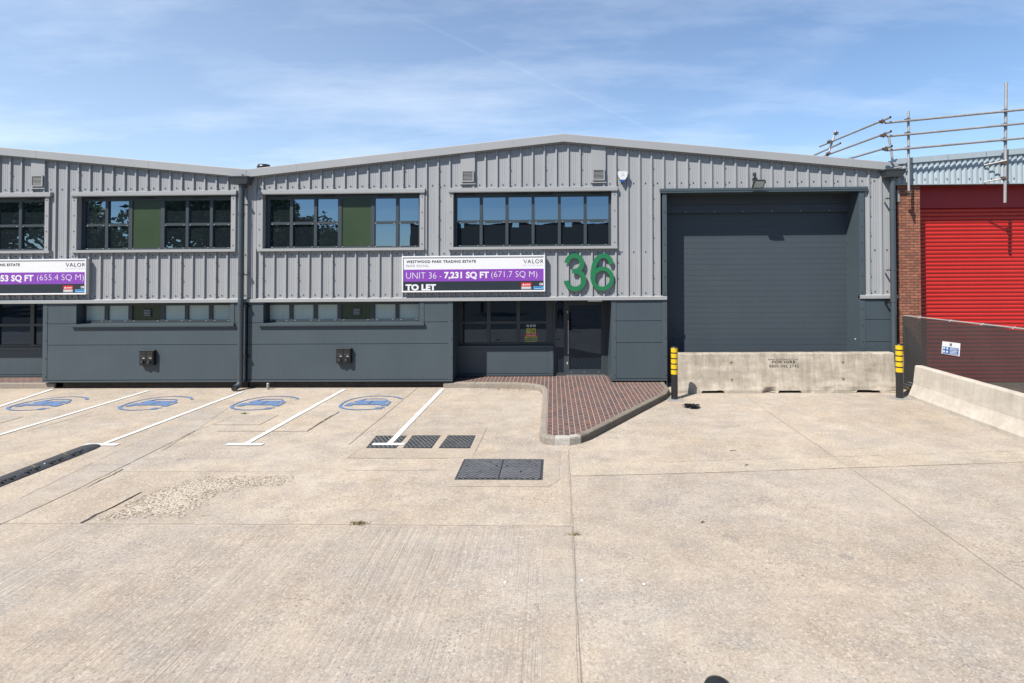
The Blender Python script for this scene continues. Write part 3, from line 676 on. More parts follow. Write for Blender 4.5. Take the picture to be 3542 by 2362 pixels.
def window_upper(parent, xl, xr, gl, mulls, green, header, jl, jr, wide_l=.14, lab=None):
    """xl,xr opening; gl: first glass x; mulls: mullion centres; green: index of the filled bay"""
    zb, zt = 4.0, 5.57; yf = D+.15; yg = D+.195; fr = MB()
    f = M['frame']
    fr.box(xl+.003, xr-.003, yf, yf+.07, 5.435, zt+.02, f); fr.box(xl+.003, xr-.003, yf, yf+.07, zb, 4.058, f)
    fr.box(xl+.003, gl, yf+.002, yf+.07, 4.05, 5.44, f); fr.box(xr-.07, xr-.003, yf+.002, yf+.07, 4.05, 5.44, f)
    ms = [x for x in mulls]
    for i, x in enumerate(ms):
        w = .055 if green is not None and i in (green-1, green) else .042
        fr.box(x-w, x+w, yf-.004, yf+.07, 4.055, 5.438, f)
    edges = [gl]+ms+[xr-.07]
    for i in range(len(edges)-1):
        if i == green: continue
        fr.box(edges[i]+.03, edges[i+1]-.03, yf+.004, yf+.066, 4.70, 4.775, f)
    for i in range(len(edges)-1):
        for e, s in ((edges[i]+.09, 1), (edges[i+1]-.09, -1)):
            fr.box(e-.02, e+.02, yf-.012, yf, 4.035, 4.055, M['clip'])
            if i != green: fr.box(e-.02, e+.02, yf-.012, yf+.004, 4.70, 4.72, M['clip'])
    for i in (0, 2, 4) if green is not None else (0, 2, 3, 5):
        if i < len(edges)-1:
            c = (edges[i]+edges[i+1])/2; fr.box(c-.19, c+.19, yf-.02, yf, 5.49, 5.515, M['black'])
    w = fr.build('window', parent)
    if lab: w['label'] = lab
    g = MB(); g.box(xl+.02, xr-.02, yg, yg+.02, 4.03, 5.46, M['glass']); g.build('glass', w)
    if green is not None:
        g = MB(); g.box(edges[green]+.05, edges[green+1]-.05, yf+.018, yf+.04, 4.055, 5.44, M['green_panel']); g.build('infill_panel', w)
    h = MB(); h.box(header[0], header[1], D-.055, D+.20, 5.572, 5.675, M['silver_trim']); h.box(header[0]+.01, header[1]-.01, D-.05, D-.02, 5.555, 5.573, M['silver_trim'])
    h.face([(header[0], D-.055, 5.675), (header[1], D-.055, 5.675), (header[1], D+.04, 5.70), (header[0], D+.04, 5.70)], M['silver_trim']); h.build('lintel_flashing', w)
    s = MB(); s.box(header[0]+.005, header[1]-.01, D-.065, D+.149, 3.925, 4.0, M['silver_trim']); s.build('sill', w)
    for (a, b, sd) in ((jl, xl, 1), (xr, jr, -1)):
        t = MB(); t.box(a, b, D-.012, D+.05, 4.001, 5.571, M['silver_trim'])
        if sd == 1: t.box(b-.012, b+.002, D-.0125, D+.20, 4.001, 5.571, M['silver_trim'])
        else: t.box(a-.002, a+.012, D-.0125, D+.20, 4.001, 5.571, M['silver_trim'])
        for z in (4.1, 4.55, 5.0, 5.45): t.box((a+b)/2-.012, (a+b)/2+.012, D-.022, D-.01, z-.012, z+.012, M['screw'])
        t.build('side_trim', w)
    return w
def window_lower(parent, xl, xr, panes, green, sr, lab=None):
    """panes: list of (x0,x1) glazed edges"""
    zb, zt = 1.865, 2.47; yf = D+.24; fr = MB(); f = M['frame']
    fr.box(xl+.003, xr-.003, yf, yf+.08, 2.372, zt+.03, f); fr.box(xl+.003, xr-.003, yf, yf+.08, zb, 1.945, f)
    prev = xl+.003
    for (a, b) in panes: fr.box(prev, a, yf+.002, yf+.078, 1.944, 2.373, f); prev = b
    fr.box(prev, xr-.003, yf+.002, yf+.078, 1.944, 2.373, f)
    for i, (a, b) in enumerate(panes):
        for e in (a+.07, b-.07): fr.box(e-.022, e+.022, yf-.012, yf, 1.915, 1.935, M['clip'])
        if i in (0, 2, 5): fr.box((a+b)/2-.18, (a+b)/2+.18, yf-.02, yf, 2.425, 2.45, M['black'])
    w = fr.build('window', parent)
    if lab: w['label'] = lab
    for i, (a, b) in enumerate(panes):
        if i != green: g = MB(); g.box(a-.01, b+.01, yf+.04, yf+.06, 1.93, 2.38, M['frost']); g.build('frosted_pane', w)
    a, b = panes[green]; g = MB(); g.box(a-.01, b+.01, yf+.03, yf+.05, 1.93, 2.38, M['green_panel']); g.build('infill_panel', w)
    c = (a+b)/2+.02; v = MB(); v.box(c-.12, c+.12, yf+.005, yf+.03, 2.05, 2.28, M['frame'])
    for k in range(4): v.box(c-.085, c+.085, yf-.004, yf+.006, 2.085+k*.045, 2.103+k*.045, M['silver_trim'])
    v.build('louvre_vent', w)
    s = MB(); s.box(xl-.11, sr, D-.075, D+.239, 1.80, 1.865, M['anth_trim']); s.box(xl-.11, sr, D-.07, D-.055, 1.785, 1.8, M['anth_trim']); s.build('sill', w)
    for (p, q) in ((xl-.004, xl+.012), (xr-.012, xr+.004)):
        t = MB(); t.box(p, q, D-.003, yf+.01, 1.866, 2.469, M['anth_trim']); t.build('side_trim', w)
    t = MB(); t.box(xr+.004, xr+.12, D-.012, D+.0, 1.866, 2.469, M['anth_trim']); t.build('side_trim', w)
def panel_wall(m, x0, x1, y, holes=(), zbot=.255, trims=(True, True), seams=(1.265, 1.88), ztop=2.468):
    """horizontal composite panels with recessed seams; holes: (x0,x1,z0,z1)"""
    th = .04; zs = [zbot]+list(seams)+[ztop]
    xa = x0+(.135 if trims[0] else 0); xb = x1-(.135 if trims[1] else 0)
    for i in range(len(zs)-1):
        z0, z1 = zs[i]+.007, zs[i+1]-.007
        segs = [(xa, xb, z0, z1)]
        for hx0, hx1, hz0, hz1 in holes:
            new = []
            for (a, b, c, d_) in segs:
                if hx1 <= a or hx0 >= b or hz1 <= c or hz0 >= d_: new.append((a, b, c, d_)); continue
                if a < hx0: new.append((a, hx0, c, d_))
                if hx1 < b: new.append((hx1, b, c, d_))
                if c < hz0: new.append((max(a, hx0), min(b, hx1), c, hz0))
                if d_ > hz1: new.append((max(a, hx0), min(b, hx1), hz1, d_))
            segs = new
        for (a, b, c, d_) in segs: m.box(a, b, y, y+th, c, d_, M['anth'])
    # dark seam backing
    for z in seams:
        segs = [(xa, xb)]
        for hx0, hx1, hz0, hz1 in holes:
            if hz0 < z < hz1: segs = [(xa, hx0), (hx1, xb)]
        for a, b in segs: m.box(a, b, y+.012, y+.03, z-.02, z+.02, M['gap'])
    if trims[0]: m.box(x0, xa-.003, y-.008, y+th, zbot, ztop, M['anth_trim'])
    if trims[1]: m.box(xb+.003, x1, y-.008, y+th, zbot, ztop, M['anth_trim'])
    for t, c in ((trims[0], x0+.10), (trims[1], x1-.035)):
        if t:
            z = zbot+.1
            while z < ztop-.05: m.box(c-.013, c+.013, y-.018, y-.006, z-.013, z+.013, M['screw']); z += .52
    m.box(x0, x1, y-.012, y+th, zbot-.06, zbot-.012, M['anth_trim']); m.box(x0+.01, x1-.01, y+.01, y+th, zbot-.013, zbot+.008, M['gap'])
def band(x0, x1):
    m = MB(); m.box(x0, x1, D-.05, D+.06, 2.470, 2.555, M['silver_trim'])
    m.face([(x0, D-.05, 2.555), (x1, D-.05, 2.555), (x1, D+.045, 2.583), (x0, D+.045, 2.583)], M['silver_trim']); return m
def flashing(x0, x1, knots, joints):
    m = MB(); xs = sorted(set([x0, x1]+knots))
    for a, b in zip(xs, xs[1:]):
        for zt0, zt1, y0, y1, mt in ((0, -.232, D-.10, D+.5, M['silver_trim']),):
            A, B, A2, B2 = fl_top(a+1e-4), fl_top(b-1e-4), fl_bot(a+1e-4), fl_bot(b-1e-4)
            v = [(a, D-.10, A-.02), (b, D-.10, B-.02), (b, D-.10, B2), (a, D-.10, A2), (a, D+.45, A+.01), (b, D+.45, B+.01), (b, D+.02, B2), (a, D+.02, A2), (a, D-.075, A), (b, D-.075, B), (b, D-.10, B2+.03), (b, D-.10, A2)]
            m.face([v[3], v[2], v[1], v[0]], mt); m.face([v[0], v[1], v[9], v[8]], mt); m.face([v[8], v[9], v[5], v[4]], mt); m.face([v[7], v[6], v[2], v[3]], mt)
            m.face([v[4], v[5], (b, D+.45, B-.4), (a, D+.45, A-.4)], mt)
            m.face([(a, D-.02, A2-.035), (b, D-.02, B2-.035), (b, D-.02, B2), (a, D-.02, A2)], M['silver'])
    for x in (x0, x1):
        t = fl_top(x+(.001 if x == x0 else -.001)); m.face([(x, D-.10, t-.232), (x, D-.10, t-.02), (x, D-.075, t), (x, D+.45, t), (x, D+.45, t-.4), (x, D+.02, t-.232)], M['silver_trim'])
    for x in joints: m.box(x-.006, x+.006, D-.1025, D-.09, fl_bot(x)+.004, fl_top(x)-.025, M['silver'])
    return m
def vent_panel(parent, xa, xb, zt):
    m = MB(); m.xz([(xa, 5.80), (xb, 5.80), (xb, fl_bot(xb)-.01), (xa, fl_bot(xa)-.01)], D-.012, D+.046, M['silver_trim']); 
    m.box(xa-.02, xb+.02, D-.03, D+.03, 5.785, 5.81, M['silver_trim'])
    w = m.build('vent_panel', parent)
    cx = (xa+xb)/2+.005; l = MB(); z0, z1 = 5.855, 6.175; hw = .17
    l.box(cx-hw, cx+hw, D-.022, D-.012, z0, z1, M['gap'])
    for (a, b, c, d_) in ((cx-hw, cx-hw+.03, z0, z1), (cx+hw-.03, cx+hw, z0, z1)): l.box(a, b, D-.05, D-.0215, c, d_, M['silver_trim'])
    for (c, d_) in ((z0, z0+.03), (z1-.03, z1)): l.box(cx-hw+.03, cx+hw-.03, D-.05, D-.0215, c, d_, M['silver_trim'])
    for k in range(7):
        z = z0+.045+k*.036; l.idx([(cx-hw+.03, D-.045, z), (cx+hw-.03, D-.045, z), (cx+hw-.03, D-.030, z+.014), (cx-hw+.03, D-.030, z+.014)], [(0, 1, 2, 3)], M['silver_trim'])
    l.build('louvre', w)
def roof(x0, xk, x1, yb):
    m = MB(); t = lambda x: fl_top(x)-.12
    for a, b in ((x0, xk), (xk, x1)):
        ta, tb = t(a+1e-3), t(b-1e-3)
        m.face([(a, D+.46, ta), (b, D+.46, tb), (b, yb, tb), (a, yb, ta)], M['roofmat']); m.face([(a, D+1.1, ta-.25), (a, yb, ta-.25), (b, yb, tb-.25), (b, D+1.1, tb-.25)], M['roofmat'])
    return m
MW = lambda x: x*(D+.15)/D
# ---- unit 36
U = thing('warehouse_unit', 'grey ribbed metal warehouse with shallow gable, green 36 and wide dark shutter', 'warehouse', (0.3, D, 0))
RDp = D+.97
ops = [(-8.33, -3.76, 3.93, 5.62), (-2.85, 1.70, 3.93, 5.62), (3.06, 8.78, 2.0, 5.55)]
clad(U, -8.50, 9.62, -8.32, 2.57, ops)
window_upper(U, -8.314, -3.782, MW(-8.12), [MW(x) for x in (-7.484, -6.786, -6.083, -5.133, -4.428)], 3, (-8.447, -3.63), -8.488, -3.649, lab='upper window with a green infill panel')
window_upper(U, -2.827, 1.678, MW(-2.719), [MW(x) for x in (-2.029, -1.294, -.551, .197, .931)], None, (-2.961, 1.842), -2.96, 1.832, lab='upper window above the door, fully glazed')
LWf = 1.0105
window_lower(U, -8.289, -3.773, [(-8.236, -7.65), (-7.537, -6.94), (-6.827, -6.236), (-6.115, -5.269), (-5.145, -4.545), (-4.44, -3.86)], 3, -3.643)
for a_, b_, h_, t_ in ((-8.72, -2.83, [(-8.289, -3.773, 1.80, 2.47)], (False, True)), (1.664, 3.22, [], (True, True)), (8.59, 9.62, [], (True, False))):
    m = MB(); panel_wall(m, a_, b_, D, holes=h_, trims=t_); m.build('lower_wall_panel', U)
for a, b in ((-8.75, 3.22), (8.588, 9.63)): band(a, b).build('drip_flashing', U)
for a_, b_ in ((-8.73, -2.84), (1.664, 3.21), (8.6, 9.62)): m = MB(); m.box(a_, b_, D+.12, D+.3, -.3, .19, M['plinth']); m.build('brick_plinth', U)
flashing(-8.745, 9.63, [.31], [-7.3, -4.2, -1.1, 4.0, 6.3, 8.6]).build('verge_flashing', U, bevel=.0)
vent_panel(U, -2.617, -2.207, 0); vent_panel(U, 1.10, 1.507, 0)
m = MB(); m.box(-8.75, -8.50, D-.006, D+.05, 2.575, fl_bot(-8.6)+.02, M['silver_trim']); m.box(-8.62, -8.60, D-.02, D-.005, 2.575, 6.0, M['silver_trim']); m.build('corner_trim', U)
roof(-8.75, .31, 9.62, D+30).build('roof', U)
m = MB()  # side and rear walls, interior backing
m.box(9.56, 9.62, D+.05, D+30, -.3, 6.12, M['brick']); m.face([(-8.745, D+30, -.3), (9.6, D+30, -.3), (9.6, D+30, 6.1), (.31, D+30, 7.05), (-8.745, D+30, 6.1)][::-1], M['silver'])
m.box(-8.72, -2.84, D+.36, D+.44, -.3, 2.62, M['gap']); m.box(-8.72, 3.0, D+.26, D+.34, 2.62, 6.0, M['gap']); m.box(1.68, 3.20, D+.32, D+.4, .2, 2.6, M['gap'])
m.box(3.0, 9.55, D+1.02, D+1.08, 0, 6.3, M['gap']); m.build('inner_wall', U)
# entrance recess
m = MB()
m.box(-2.845, -2.832, D+.041, RDp+.05, .2, 2.469, M['anth_trim']); m.box(1.666, 1.68, D+.041, RDp+.05, .15, 2.469, M['anth_trim']); m.box(-2.84, 1.67, D+.061, RDp+.3, 2.472, 2.52, M['anth']); m.build('recess_lining', U)
m = MB(); panel_wall(m, -2.83, .028, RDp-.10, zbot=.235, trims=(False, True), seams=(), ztop=1.0); m.box(-2.83, .035, RDp-.14, RDp+.02, 1.0, 1.075, M['anth_trim']); m.build('entrance_panel', U)
m = MB(); f = M['frame']; y0, y1 = RDp, RDp+.08; wl = -2.72
m.box(wl-.11, .0, y0, y1, 1.076, 1.15, f); m.box(wl-.11, .0, y0, y1, 2.40, 2.471, f); m.box(wl-.11, wl+.01, y0+.002, y1, 1.15, 2.40, f)
for x in (-1.925, -1.03): m.box(x-.055, x+.055, y0-.003, y1, 1.15, 2.40, f)
m.box(-.19, .0, y0+.002, y1, 1.15, 2.40, f); m.box(wl, -.19, y0+.004, y1, 1.715, 1.79, f); w = m.build('window', U); w['label'] = 'shaded window beside the entrance door'
g = MB(); g.box(wl-.01, -.18, y0+.045, y0+.06, 1.14, 2.41, M['glass_low']); g.build('glass', w)
m = MB()
m.box(.005, .085, y0-.01, y1, .155, 2.471, f); m.box(.345, .40, y0-.01, y1, .155, 2.471, f); m.box(.085, .345, y0-.006, y1, .155, .235, f); m.box(.085, .345, y0-.006, y1, 2.40, 2.471, f)
w = m.build('sidelight', U); g = MB(); g.box(.08, .35, y0+.04, y0+.055, .23, 2.41, M['glass_low']); g.build('glass', w)
dr = MB()
dr.box(.402, .50, y0-.02, y1-.02, .185, 2.40, f); dr.box(1.465, 1.565, y0-.02, y1-.02, .185, 2.40, f); dr.box(.50, 1.465, y0-.018, y1-.02, .185, .335, f); dr.box(.50, 1.465, y0-.018, y1-.02, 2.27, 2.40, f)
dw = dr.build('door', U); dw['label'] = 'glazed entrance door with long steel pull handle'
g = MB(); g.box(.49, 1.47, y0+.02, y0+.035, .325, 2.28, M['glass_low']); g.build('glass', dw)
g = MB(); g.tube((.474, y0-.075, .82), (.474, y0-.075, 1.81), .016, M['brushed'], 12)
for z in (.95, 1.68): g.tube((.474, y0-.075, z), (.474, y0-.01, z), .011, M['brushed'], 8)
g.build('handle', dw)
for z in (.53, 2.06): g = MB(); g.box(.432, .462, y0-.032, y0-.019, z-.035, z+.035, M['white']); g.box(.441, .453, y0-.036, y0-.031, z-.012, z+.012, M['black']); g.build('lock', dw)
g = MB()
for x in (.56, .96, 1.38): g.box(x-.025, x+.025, y0-.026, y0-.017, .25, .262, M['clip'])
g.build('drain_cap', dw)
m = MB(); m.box(.40, 1.57, y0-.03, y1, .152, .183, M['brushed']); m.build('threshold', U)
m = MB(); m.box(1.567, 1.665, y0-.012, y1, .155, 2.471, f); m.box(.402, 1.567, y0-.005, y1, 2.402, 2.471, f); m.build('door_frame', U)
m = MB(); m.box(1.0, 1.4, D-.04, D+.1, 2.440, 2.4695, M['silver_trim']); m.build('entrance_light', U)
# shutter bay
YS = D+.64
m = MB(); at_ = M['anth_trim']
m.box(3.105, 3.222, D-.014, D+.05, 2.584, 5.53, at_); m.box(8.589, 8.735, D-.014, D+.05, .0, 5.53, at_)
m.box(3.210, 3.2245, D-.0145, YS, -.05, 5.48, at_); m.box(8.588, 8.601, D-.0145, YS+.1, -.05, 5.48, at_)
m.box(3.225, 8.588, D+.03, YS, 5.48, 5.5, M['anth'])
for z in [.35+i*.46 for i in range(11)]:
    for x in (8.66,): m.box(x-.013, x+.013, D-.026, D-.013, z-.013, z+.013, M['screw'])
    if z > 2.6: m.box(3.15, 3.176, D-.026, D-.013, z-.013, z+.013, M['screw'])
    m.box(8.575, 8.589, YS-.08, YS-.06, z-.013, z+.013, M['screw'])
m.box(8.570, 8.589, D+.20, D+.22, 1.30, 1.33, M['white'])
m.build('shutter_surround', U)
m = MB(); m.box(3.04, 8.82, D-.06, D+.05, 5.53, 5.60, at_); m.box(3.05, 8.81, D-.05, D+.05, 5.48, 5.532, at_); m.build('lintel_flashing', U)
m = MB()
m.box(3.225, 8.588, YS-.10, YS-.02, 4.965, 5.20, M['shutter']); m.box(3.225, 8.588, YS-.10, YS-.02, 5.207, 5.479, M['shutter'])
for x in [3.9+i*.83 for i in range(6)]: m.box(x-.015, x+.015, YS-.112, YS-.099, 4.985, 5.01, M['clip'])
m.build('shutter_box', U)
m = MB(); z = 0.0
while z < 5.0:
    m.box(3.225, 8.588, YS, YS+.05, z+.0022, z+.1548, M['shutter']); z += .157
m.box(3.225, 8.588, YS+.005, YS+.04, 0, 5.1, M['frame']); sh = m.build('roller_shutter', U, bevel=.0)
sh['label'] = 'closed dark grey loading door'

# ---- neighbouring unit on the left
Lf = thing('warehouse_unit', 'grey metal warehouse unit at the left edge, cut off by the frame', 'warehouse', (-17.8, D, 0))
ops = [(-13.78, -9.21, 3.93, 5.62), (-19.25, -14.66, 3.93, 5.62)]
clad(Lf, -26.9, -8.76, -15.75, 2.57, ops)
window_upper(Lf, -13.753, -9.232, MW(-13.52), [MW(x) for x in (-12.87, -12.172, -11.231, -10.513, -9.809)], 2, (-13.908, -9.066), -13.90, -9.101, lab='upper window with a green infill panel left of centre')
window_upper(Lf, -19.21, -14.69, -19.13, [MW(x) for x in (-18.3, -17.57, -16.86, -16.13, -15.42)], None, (-19.35, -14.50), -19.35, -14.58, lab='upper window cut by the left edge')
window_lower(Lf, -13.745, -9.232, [(-13.681, -13.113), (-12.998, -12.404), (-12.29, -11.449), (-11.323, -10.728), (-10.621, -10.019), (-9.905, -9.36)], 2, -9.091)
m = MB(); panel_wall(m, -14.707, -8.77, D, holes=[(-13.745, -9.232, 1.80, 2.47)], trims=(True, False)); m.build('lower_wall_panel', Lf)
band(-26.9, -8.76).build('drip_flashing', Lf)
m = MB(); m.box(-14.2, -8.78, D+.12, D+.3, -.3, .19, M['plinth']); m.build('brick_plinth', Lf)
flashing(-26.88, -8.755, [-17.81], [-22, -14.9, -11.6]).build('verge_flashing', Lf)
vent_panel(Lf, -15.116, -14.711, 0)
roof(-26.88, -17.81, -8.755, D+30).build('roof', Lf)
m = MB(); m.box(-26.9, -26.84, D+.05, D+30, -.3, 6.2, M['silver']); m.box(-14.7, -8.76, D+.36, D+.44, -.3, 2.62, M['gap']); m.box(-26.8, -8.76, D+.26, D+.34, 2.62, 6.0, M['gap'])
m.face([(-26.88, D+30, -.3), (-8.76, D+30, -.3), (-8.76, D+30, 6.1), (-17.81, D+30, 7.05), (-26.88, D+30, 6.1)][::-1], M['silver']); m.build('inner_wall', Lf)
m = MB(); m.box(-14.72, -14.707, D+.041, RDp+.05, .2, 2.469, M['anth_trim']); m.box(-26.8, -14.72, D+.061, RDp+.3, 2.472, 2.52, M['anth']); m.build('recess_lining', Lf)
m = MB(); panel_wall(m, -26.8, -14.72, RDp-.02, zbot=.235, trims=(False, False), seams=(), ztop=1.0); m.box(-26.8, -14.72, RDp-.06, RDp+.06, 1.0, 1.075, M['anth_trim']); m.build('entrance_panel', Lf)
m = MB(); m.box(-19.2, -14.73, y0, y1, 1.076, 1.15, f); m.box(-19.2, -14.73, y0, y1, 2.40, 2.471, f)
for x in (-19.1, -18.2, -17.1, -16.0, -14.8): m.box(x-.06, x+.06, y0+.002, y1, 1.15, 2.40, f)
m.box(-19.1, -14.8, y0+.004, y1, 1.715, 1.79, f); w = m.build('window', Lf); w['label'] = 'shaded window in the recess at the left edge'
g = MB(); g.box(-19.1, -14.75, y0+.045, y0+.06, 1.14, 2.41, M['glass_low']); g.build('glass', w)
m = MB(); m.box(-26.8, -19.2, RDp, RDp+.08, 1.0, 2.5, M['anth']); m.build('side_wall', Lf)

# ---- downpipes with hoppers
def downpipe(x, label, shoe):
    t = thing('downpipe', label, 'drainpipe', (x, D-.14, 0), 'dark rainwater pipes'); yc = D-.145
    zt = 5.83; m = MB(); m.tube((x, yc, .27 if shoe else -.02), (x, yc, zt), .075, M['conduit'], 20)
    for z in (zt-.05, 4.98, 3.3, 2.42, .9): m.tube((x, yc, z-.045), (x, yc, z+.045), .081, M['conduit'], 20)
    m.build('pipe', t)
    h = MB(); a, b = .275, .205; yF, yB = D-.34, D-.02
    v = [(x-b, yF+.07, zt), (x+b, yF+.07, zt), (x+b, yB, zt), (x-b, yB, zt), (x-a, yF, zt+.185), (x+a, yF, zt+.185), (x+a, yB, zt+.185), (x-a, yB, zt+.185)]
    h.idx(v, [(0,3,2,1),(0,1,5,4),(1,2,6,5),(2,3,7,6),(3,0,4,7)], M['conduit']); h.box(x-a-.012, x+a+.012, yF-.012, yB, zt+.185, zt+.215, M['conduit']); h.build('hopper', t, bevel=.006)
    s = MB(); s.tube((x+.05, D-.16, zt+.26), (x+.13, D-.36, zt+.25), .022, M['steel'], 10); s.tube((x+.05, D-.16, zt+.2), (x+.05, D-.16, zt+.27), .022, M['steel'], 10); s.build('overflow_spout', t)
    for z in (5.25, 3.26, 2.36, .93):
        k = MB(); sg = 1 if shoe else -1
        k.box(x+sg*.075, x+sg*.165, yc-.01, yc+.03, z-.014, z+.014, M['black']); k.box(x+sg*.14, x+sg*.165, yc, D-.01, z-.03, z+.03, M['clip'] if z > 3 else M['black']); k.build('bracket', t)
    if shoe:
        e = MB(); path = [(x, yc, .30), (x, yc, .22), (x-.01, yc-.03, .16), (x-.03, yc-.09, .11), (x-.045, yc-.16, .095)]
        for i, (p, q) in enumerate(zip(path, path[1:])): e.tube(p, q, .077, M['conduit'], 20, caps=False)
        q = Vector(path[-1]); e.tube(q, q+Vector((-.012, -.05, -.005)), .088, M['conduit'], 20, caps=False); e.tube(q+Vector((0, .01, 0)), q+Vector((-.009, -.035, 0)), .072, M['gap'], 20); e.build('shoe', t)
downpipe(-8.845, 'dark grey downpipe with hopper head standing between the two gables', True)
downpipe(9.435, 'dark grey downpipe with hopper head beside the brick pier', False)
m = MB(); px, py = G(927,1347); m.tube((px, py, 0), (px, py, .17), .038, M['steel'], 14); m.lathe((px, py, .17), [(.038, 0), (.03, .012), (.0, .016)], M['steel'], 14)
o = m.build('stub_post'); set_origin(o, (px, py, 0)); tag(o, 'short silver stub post at the foot of the dark wall', 'post')
# roof cowl
m = MB(); cx, cy, cz = -9.17, D+1.6, 6.27
m.lathe((cx, cy, cz), [(.07, -.1), (.07, .34), (.20, .34), (.205, .39), (.17, .47), (.0, .49)], M['black'], 20); o = m.build('roof_vent'); set_origin(o, (cx, cy, cz)); tag(o, 'small black mushroom vent poking above the roof valley', 'roof vent')

# ---- EV chargers
def charger(x0, z0, label):
    x1, z1 = x0+.415, z0+.415; t = thing('charging_unit', label, 'charger', ((x0+x1)/2, D, z0), 'wall mounted car chargers')
    m = MB(); m.box(x0, x1, D-.11, D-.003, z0, z1, M['black']); m.box(x0-.008, x1+.008, D-.118, D-.003, z1, z1+.016, M['rubber']); m.build('housing', t, bevel=.006)
    for k in (0, 1):
        a = x0+.02+k*.195; b = a+.18; p = MB(); p.box(a, b, D-.122, D-.111, z0+.02, z1-.02, M['boll']); p.box(a+.02, b-.02, D-.1235, D-.1225, z1-.105, z1-.04, M['gap'])
        for j in range(5): p.box(a+.025+j*.028, a+.037+j*.028, D-.1245, D-.1225, z0+.262, z0+.268, M['clip'])
        p.box(a+.085, a+.15, D-.1245, D-.1225, z0+.205, z0+.218, M['signwhite']); fp = p.build('front_panel', t)
        s = MB(); c = ((a+b)/2-.005, z0+.105)
        s.tube((c[0], D-.122, c[1]), (c[0], D-.165, c[1]), .058, M['black'], 20, .052); s.tube((c[0], D-.164, c[1]), (c[0], D-.168, c[1]), .040, M['boll'], 20); s.tube((c[0], D-.167, c[1]), (c[0], D-.170, c[1]), .022, M['inkdk'], 14, .018); s.build('socket', fp)
charger(-11.79, .69, 'black twin-socket car charger on the dark wall left of the central downpipe')
charger(-6.125, .725, 'black twin-socket car charger on the dark wall right of the central downpipe')

# ---- boards
def board(xL, label, items, nm=True):
    t = thing('letting_board', label, 'sign', (xL+2.03, D-.02, 2.727), 'letting boards on the cladding'); W_, H_ = 4.055, 1.024; x0, x1, z0, z1 = xL, xL+W_, 2.727, 3.751; yb = D-.10; fw = .04
    m = MB(); m.box(x0+fw, x1-fw, yb, yb+.08, z0+fw, z1-fw, M['signwhite']); bd = m.build('board', t)
    m = MB()
    m.box(x0, x1, yb-.02, yb+.085, z1-fw, z1, M['signwhite']); m.box(x0, x1, yb-.02, yb+.085, z0, z0+fw, M['signwhite']); m.box(x0, x0+fw, yb-.0195, yb+.0845, z0+fw, z1-fw, M['signwhite']); m.box(x1-fw, x1, yb-.0195, yb+.0845, z0+fw, z1-fw, M['signwhite']); m.build('frame', t, bevel=.004)
    mx = lambda px: x0+(px-43)*W_/1502.; mz = lambda py: z1-(py-50)*H_/370.
    m = MB(); m.box(x0+fw, x1-fw, yb-.003, yb, mz(310), mz(188), M['purple']); m.build('purple_band', t)
    m = MB(); m.box(x0+fw, x1-fw, yb-.003, yb, z0+fw, mz(310), M['navy']); m.build('dark_band', t)
    y = yb-.0045
    for s, (a, b, c, d_), mat, wt, sp in items:
        tx = MB(); add_text(tx, s, (mx(a), mz(d_), mx(c), mz(b)), y, M[mat], wt, sp)
        if s != 'ALOR': tx.build('lettering', t)
        else: keep = tx
    tx = keep
    # initial of the landlord's name: dark left stroke, pale right stroke
    tx.xz([(mx(1316), mz(92)), (mx(1324), mz(92)), (mx(1342), mz(132)), (mx(1336), mz(132))], y, y+.002, M['ink']); tx.xz([(mx(1350), mz(92)), (mx(1356), mz(92)), (mx(1342), mz(126)), (mx(1338), mz(118))], y, y+.002, M['inkgrey'])
    tx.build('lettering', t)
    bx = MB()
    def r(a, b, c, d_, mat, k=0): bx.box(mx(a), mx(c), y-.001-k*.001, y+.0045, mz(d_), mz(b), M[mat])
    r(1295, 328, 1400, 368, 'signred'); r(1295, 368.4, 1400, 397, 'inkgrey'); r(1423, 328, 1528, 366, 'ink'); r(1423, 366.4, 1528, 397, 'signblue')
    bx.xz([(mx(1305), mz(357)), (mx(1332), mz(357)), (mx(1326), mz(346)), (mx(1318), mz(338)), (mx(1311), mz(348))], y-.003, y, M['signwhite'])
    r(1336, 343, 1390, 347, 'signwhite', 2); r(1336, 351, 1390, 355, 'signwhite', 2); r(1304, 374, 1390, 380, 'signwhite', 2); r(1304, 386, 1380, 389, 'signwhite', 2)
    r(1440, 374, 1512, 380, 'mandblue', 2); r(1440, 386, 1512, 389, 'signwhite', 2)
    add_text(bx, 'DB', (mx(1487), mz(356), mx(1523), mz(333)), y-.003, M['signwhite'], .03); bx.build('agent_logo', t)
common = [('WESTWOOD PARK TRADING ESTATE', (88, 93, 820, 121), 'ink', .022, 1.12), ('PARK ROYAL', (86, 137, 327, 162), 'inkgrey', -.006, 1.0), ('TO LET', (82, 337, 402, 402), 'signwhite', .05, 1.0),
          ('ALOR', (1360, 92, 1528, 132), 'ink', -.002, 1.15), ('REAL ESTATE PARTNERS', (1316, 148, 1530, 156), 'inkgrey', 0, 1.4)]
board(-4.26, 'white, purple and black letting board left of the green number', common+[('UNIT 36 -', (88, 217, 460, 281), 'signwhite', -.016, 1.0), ('7,231 SQ FT', (488, 213, 958, 292), 'signwhite', .035, 1.0), ('(671.7 SQ M)', (983, 211, 1463, 290), 'signwhite', -.016, 1.0)])
board(-13.355-4.055, 'white, purple and black letting board cut by the left edge', common+[('7,053 SQ FT', (500, 213, 970, 292), 'signwhite', .035, 1.0), ('(655.4 SQ M)', (1010, 211, 1515, 290), 'signwhite', -.016, 1.0)])
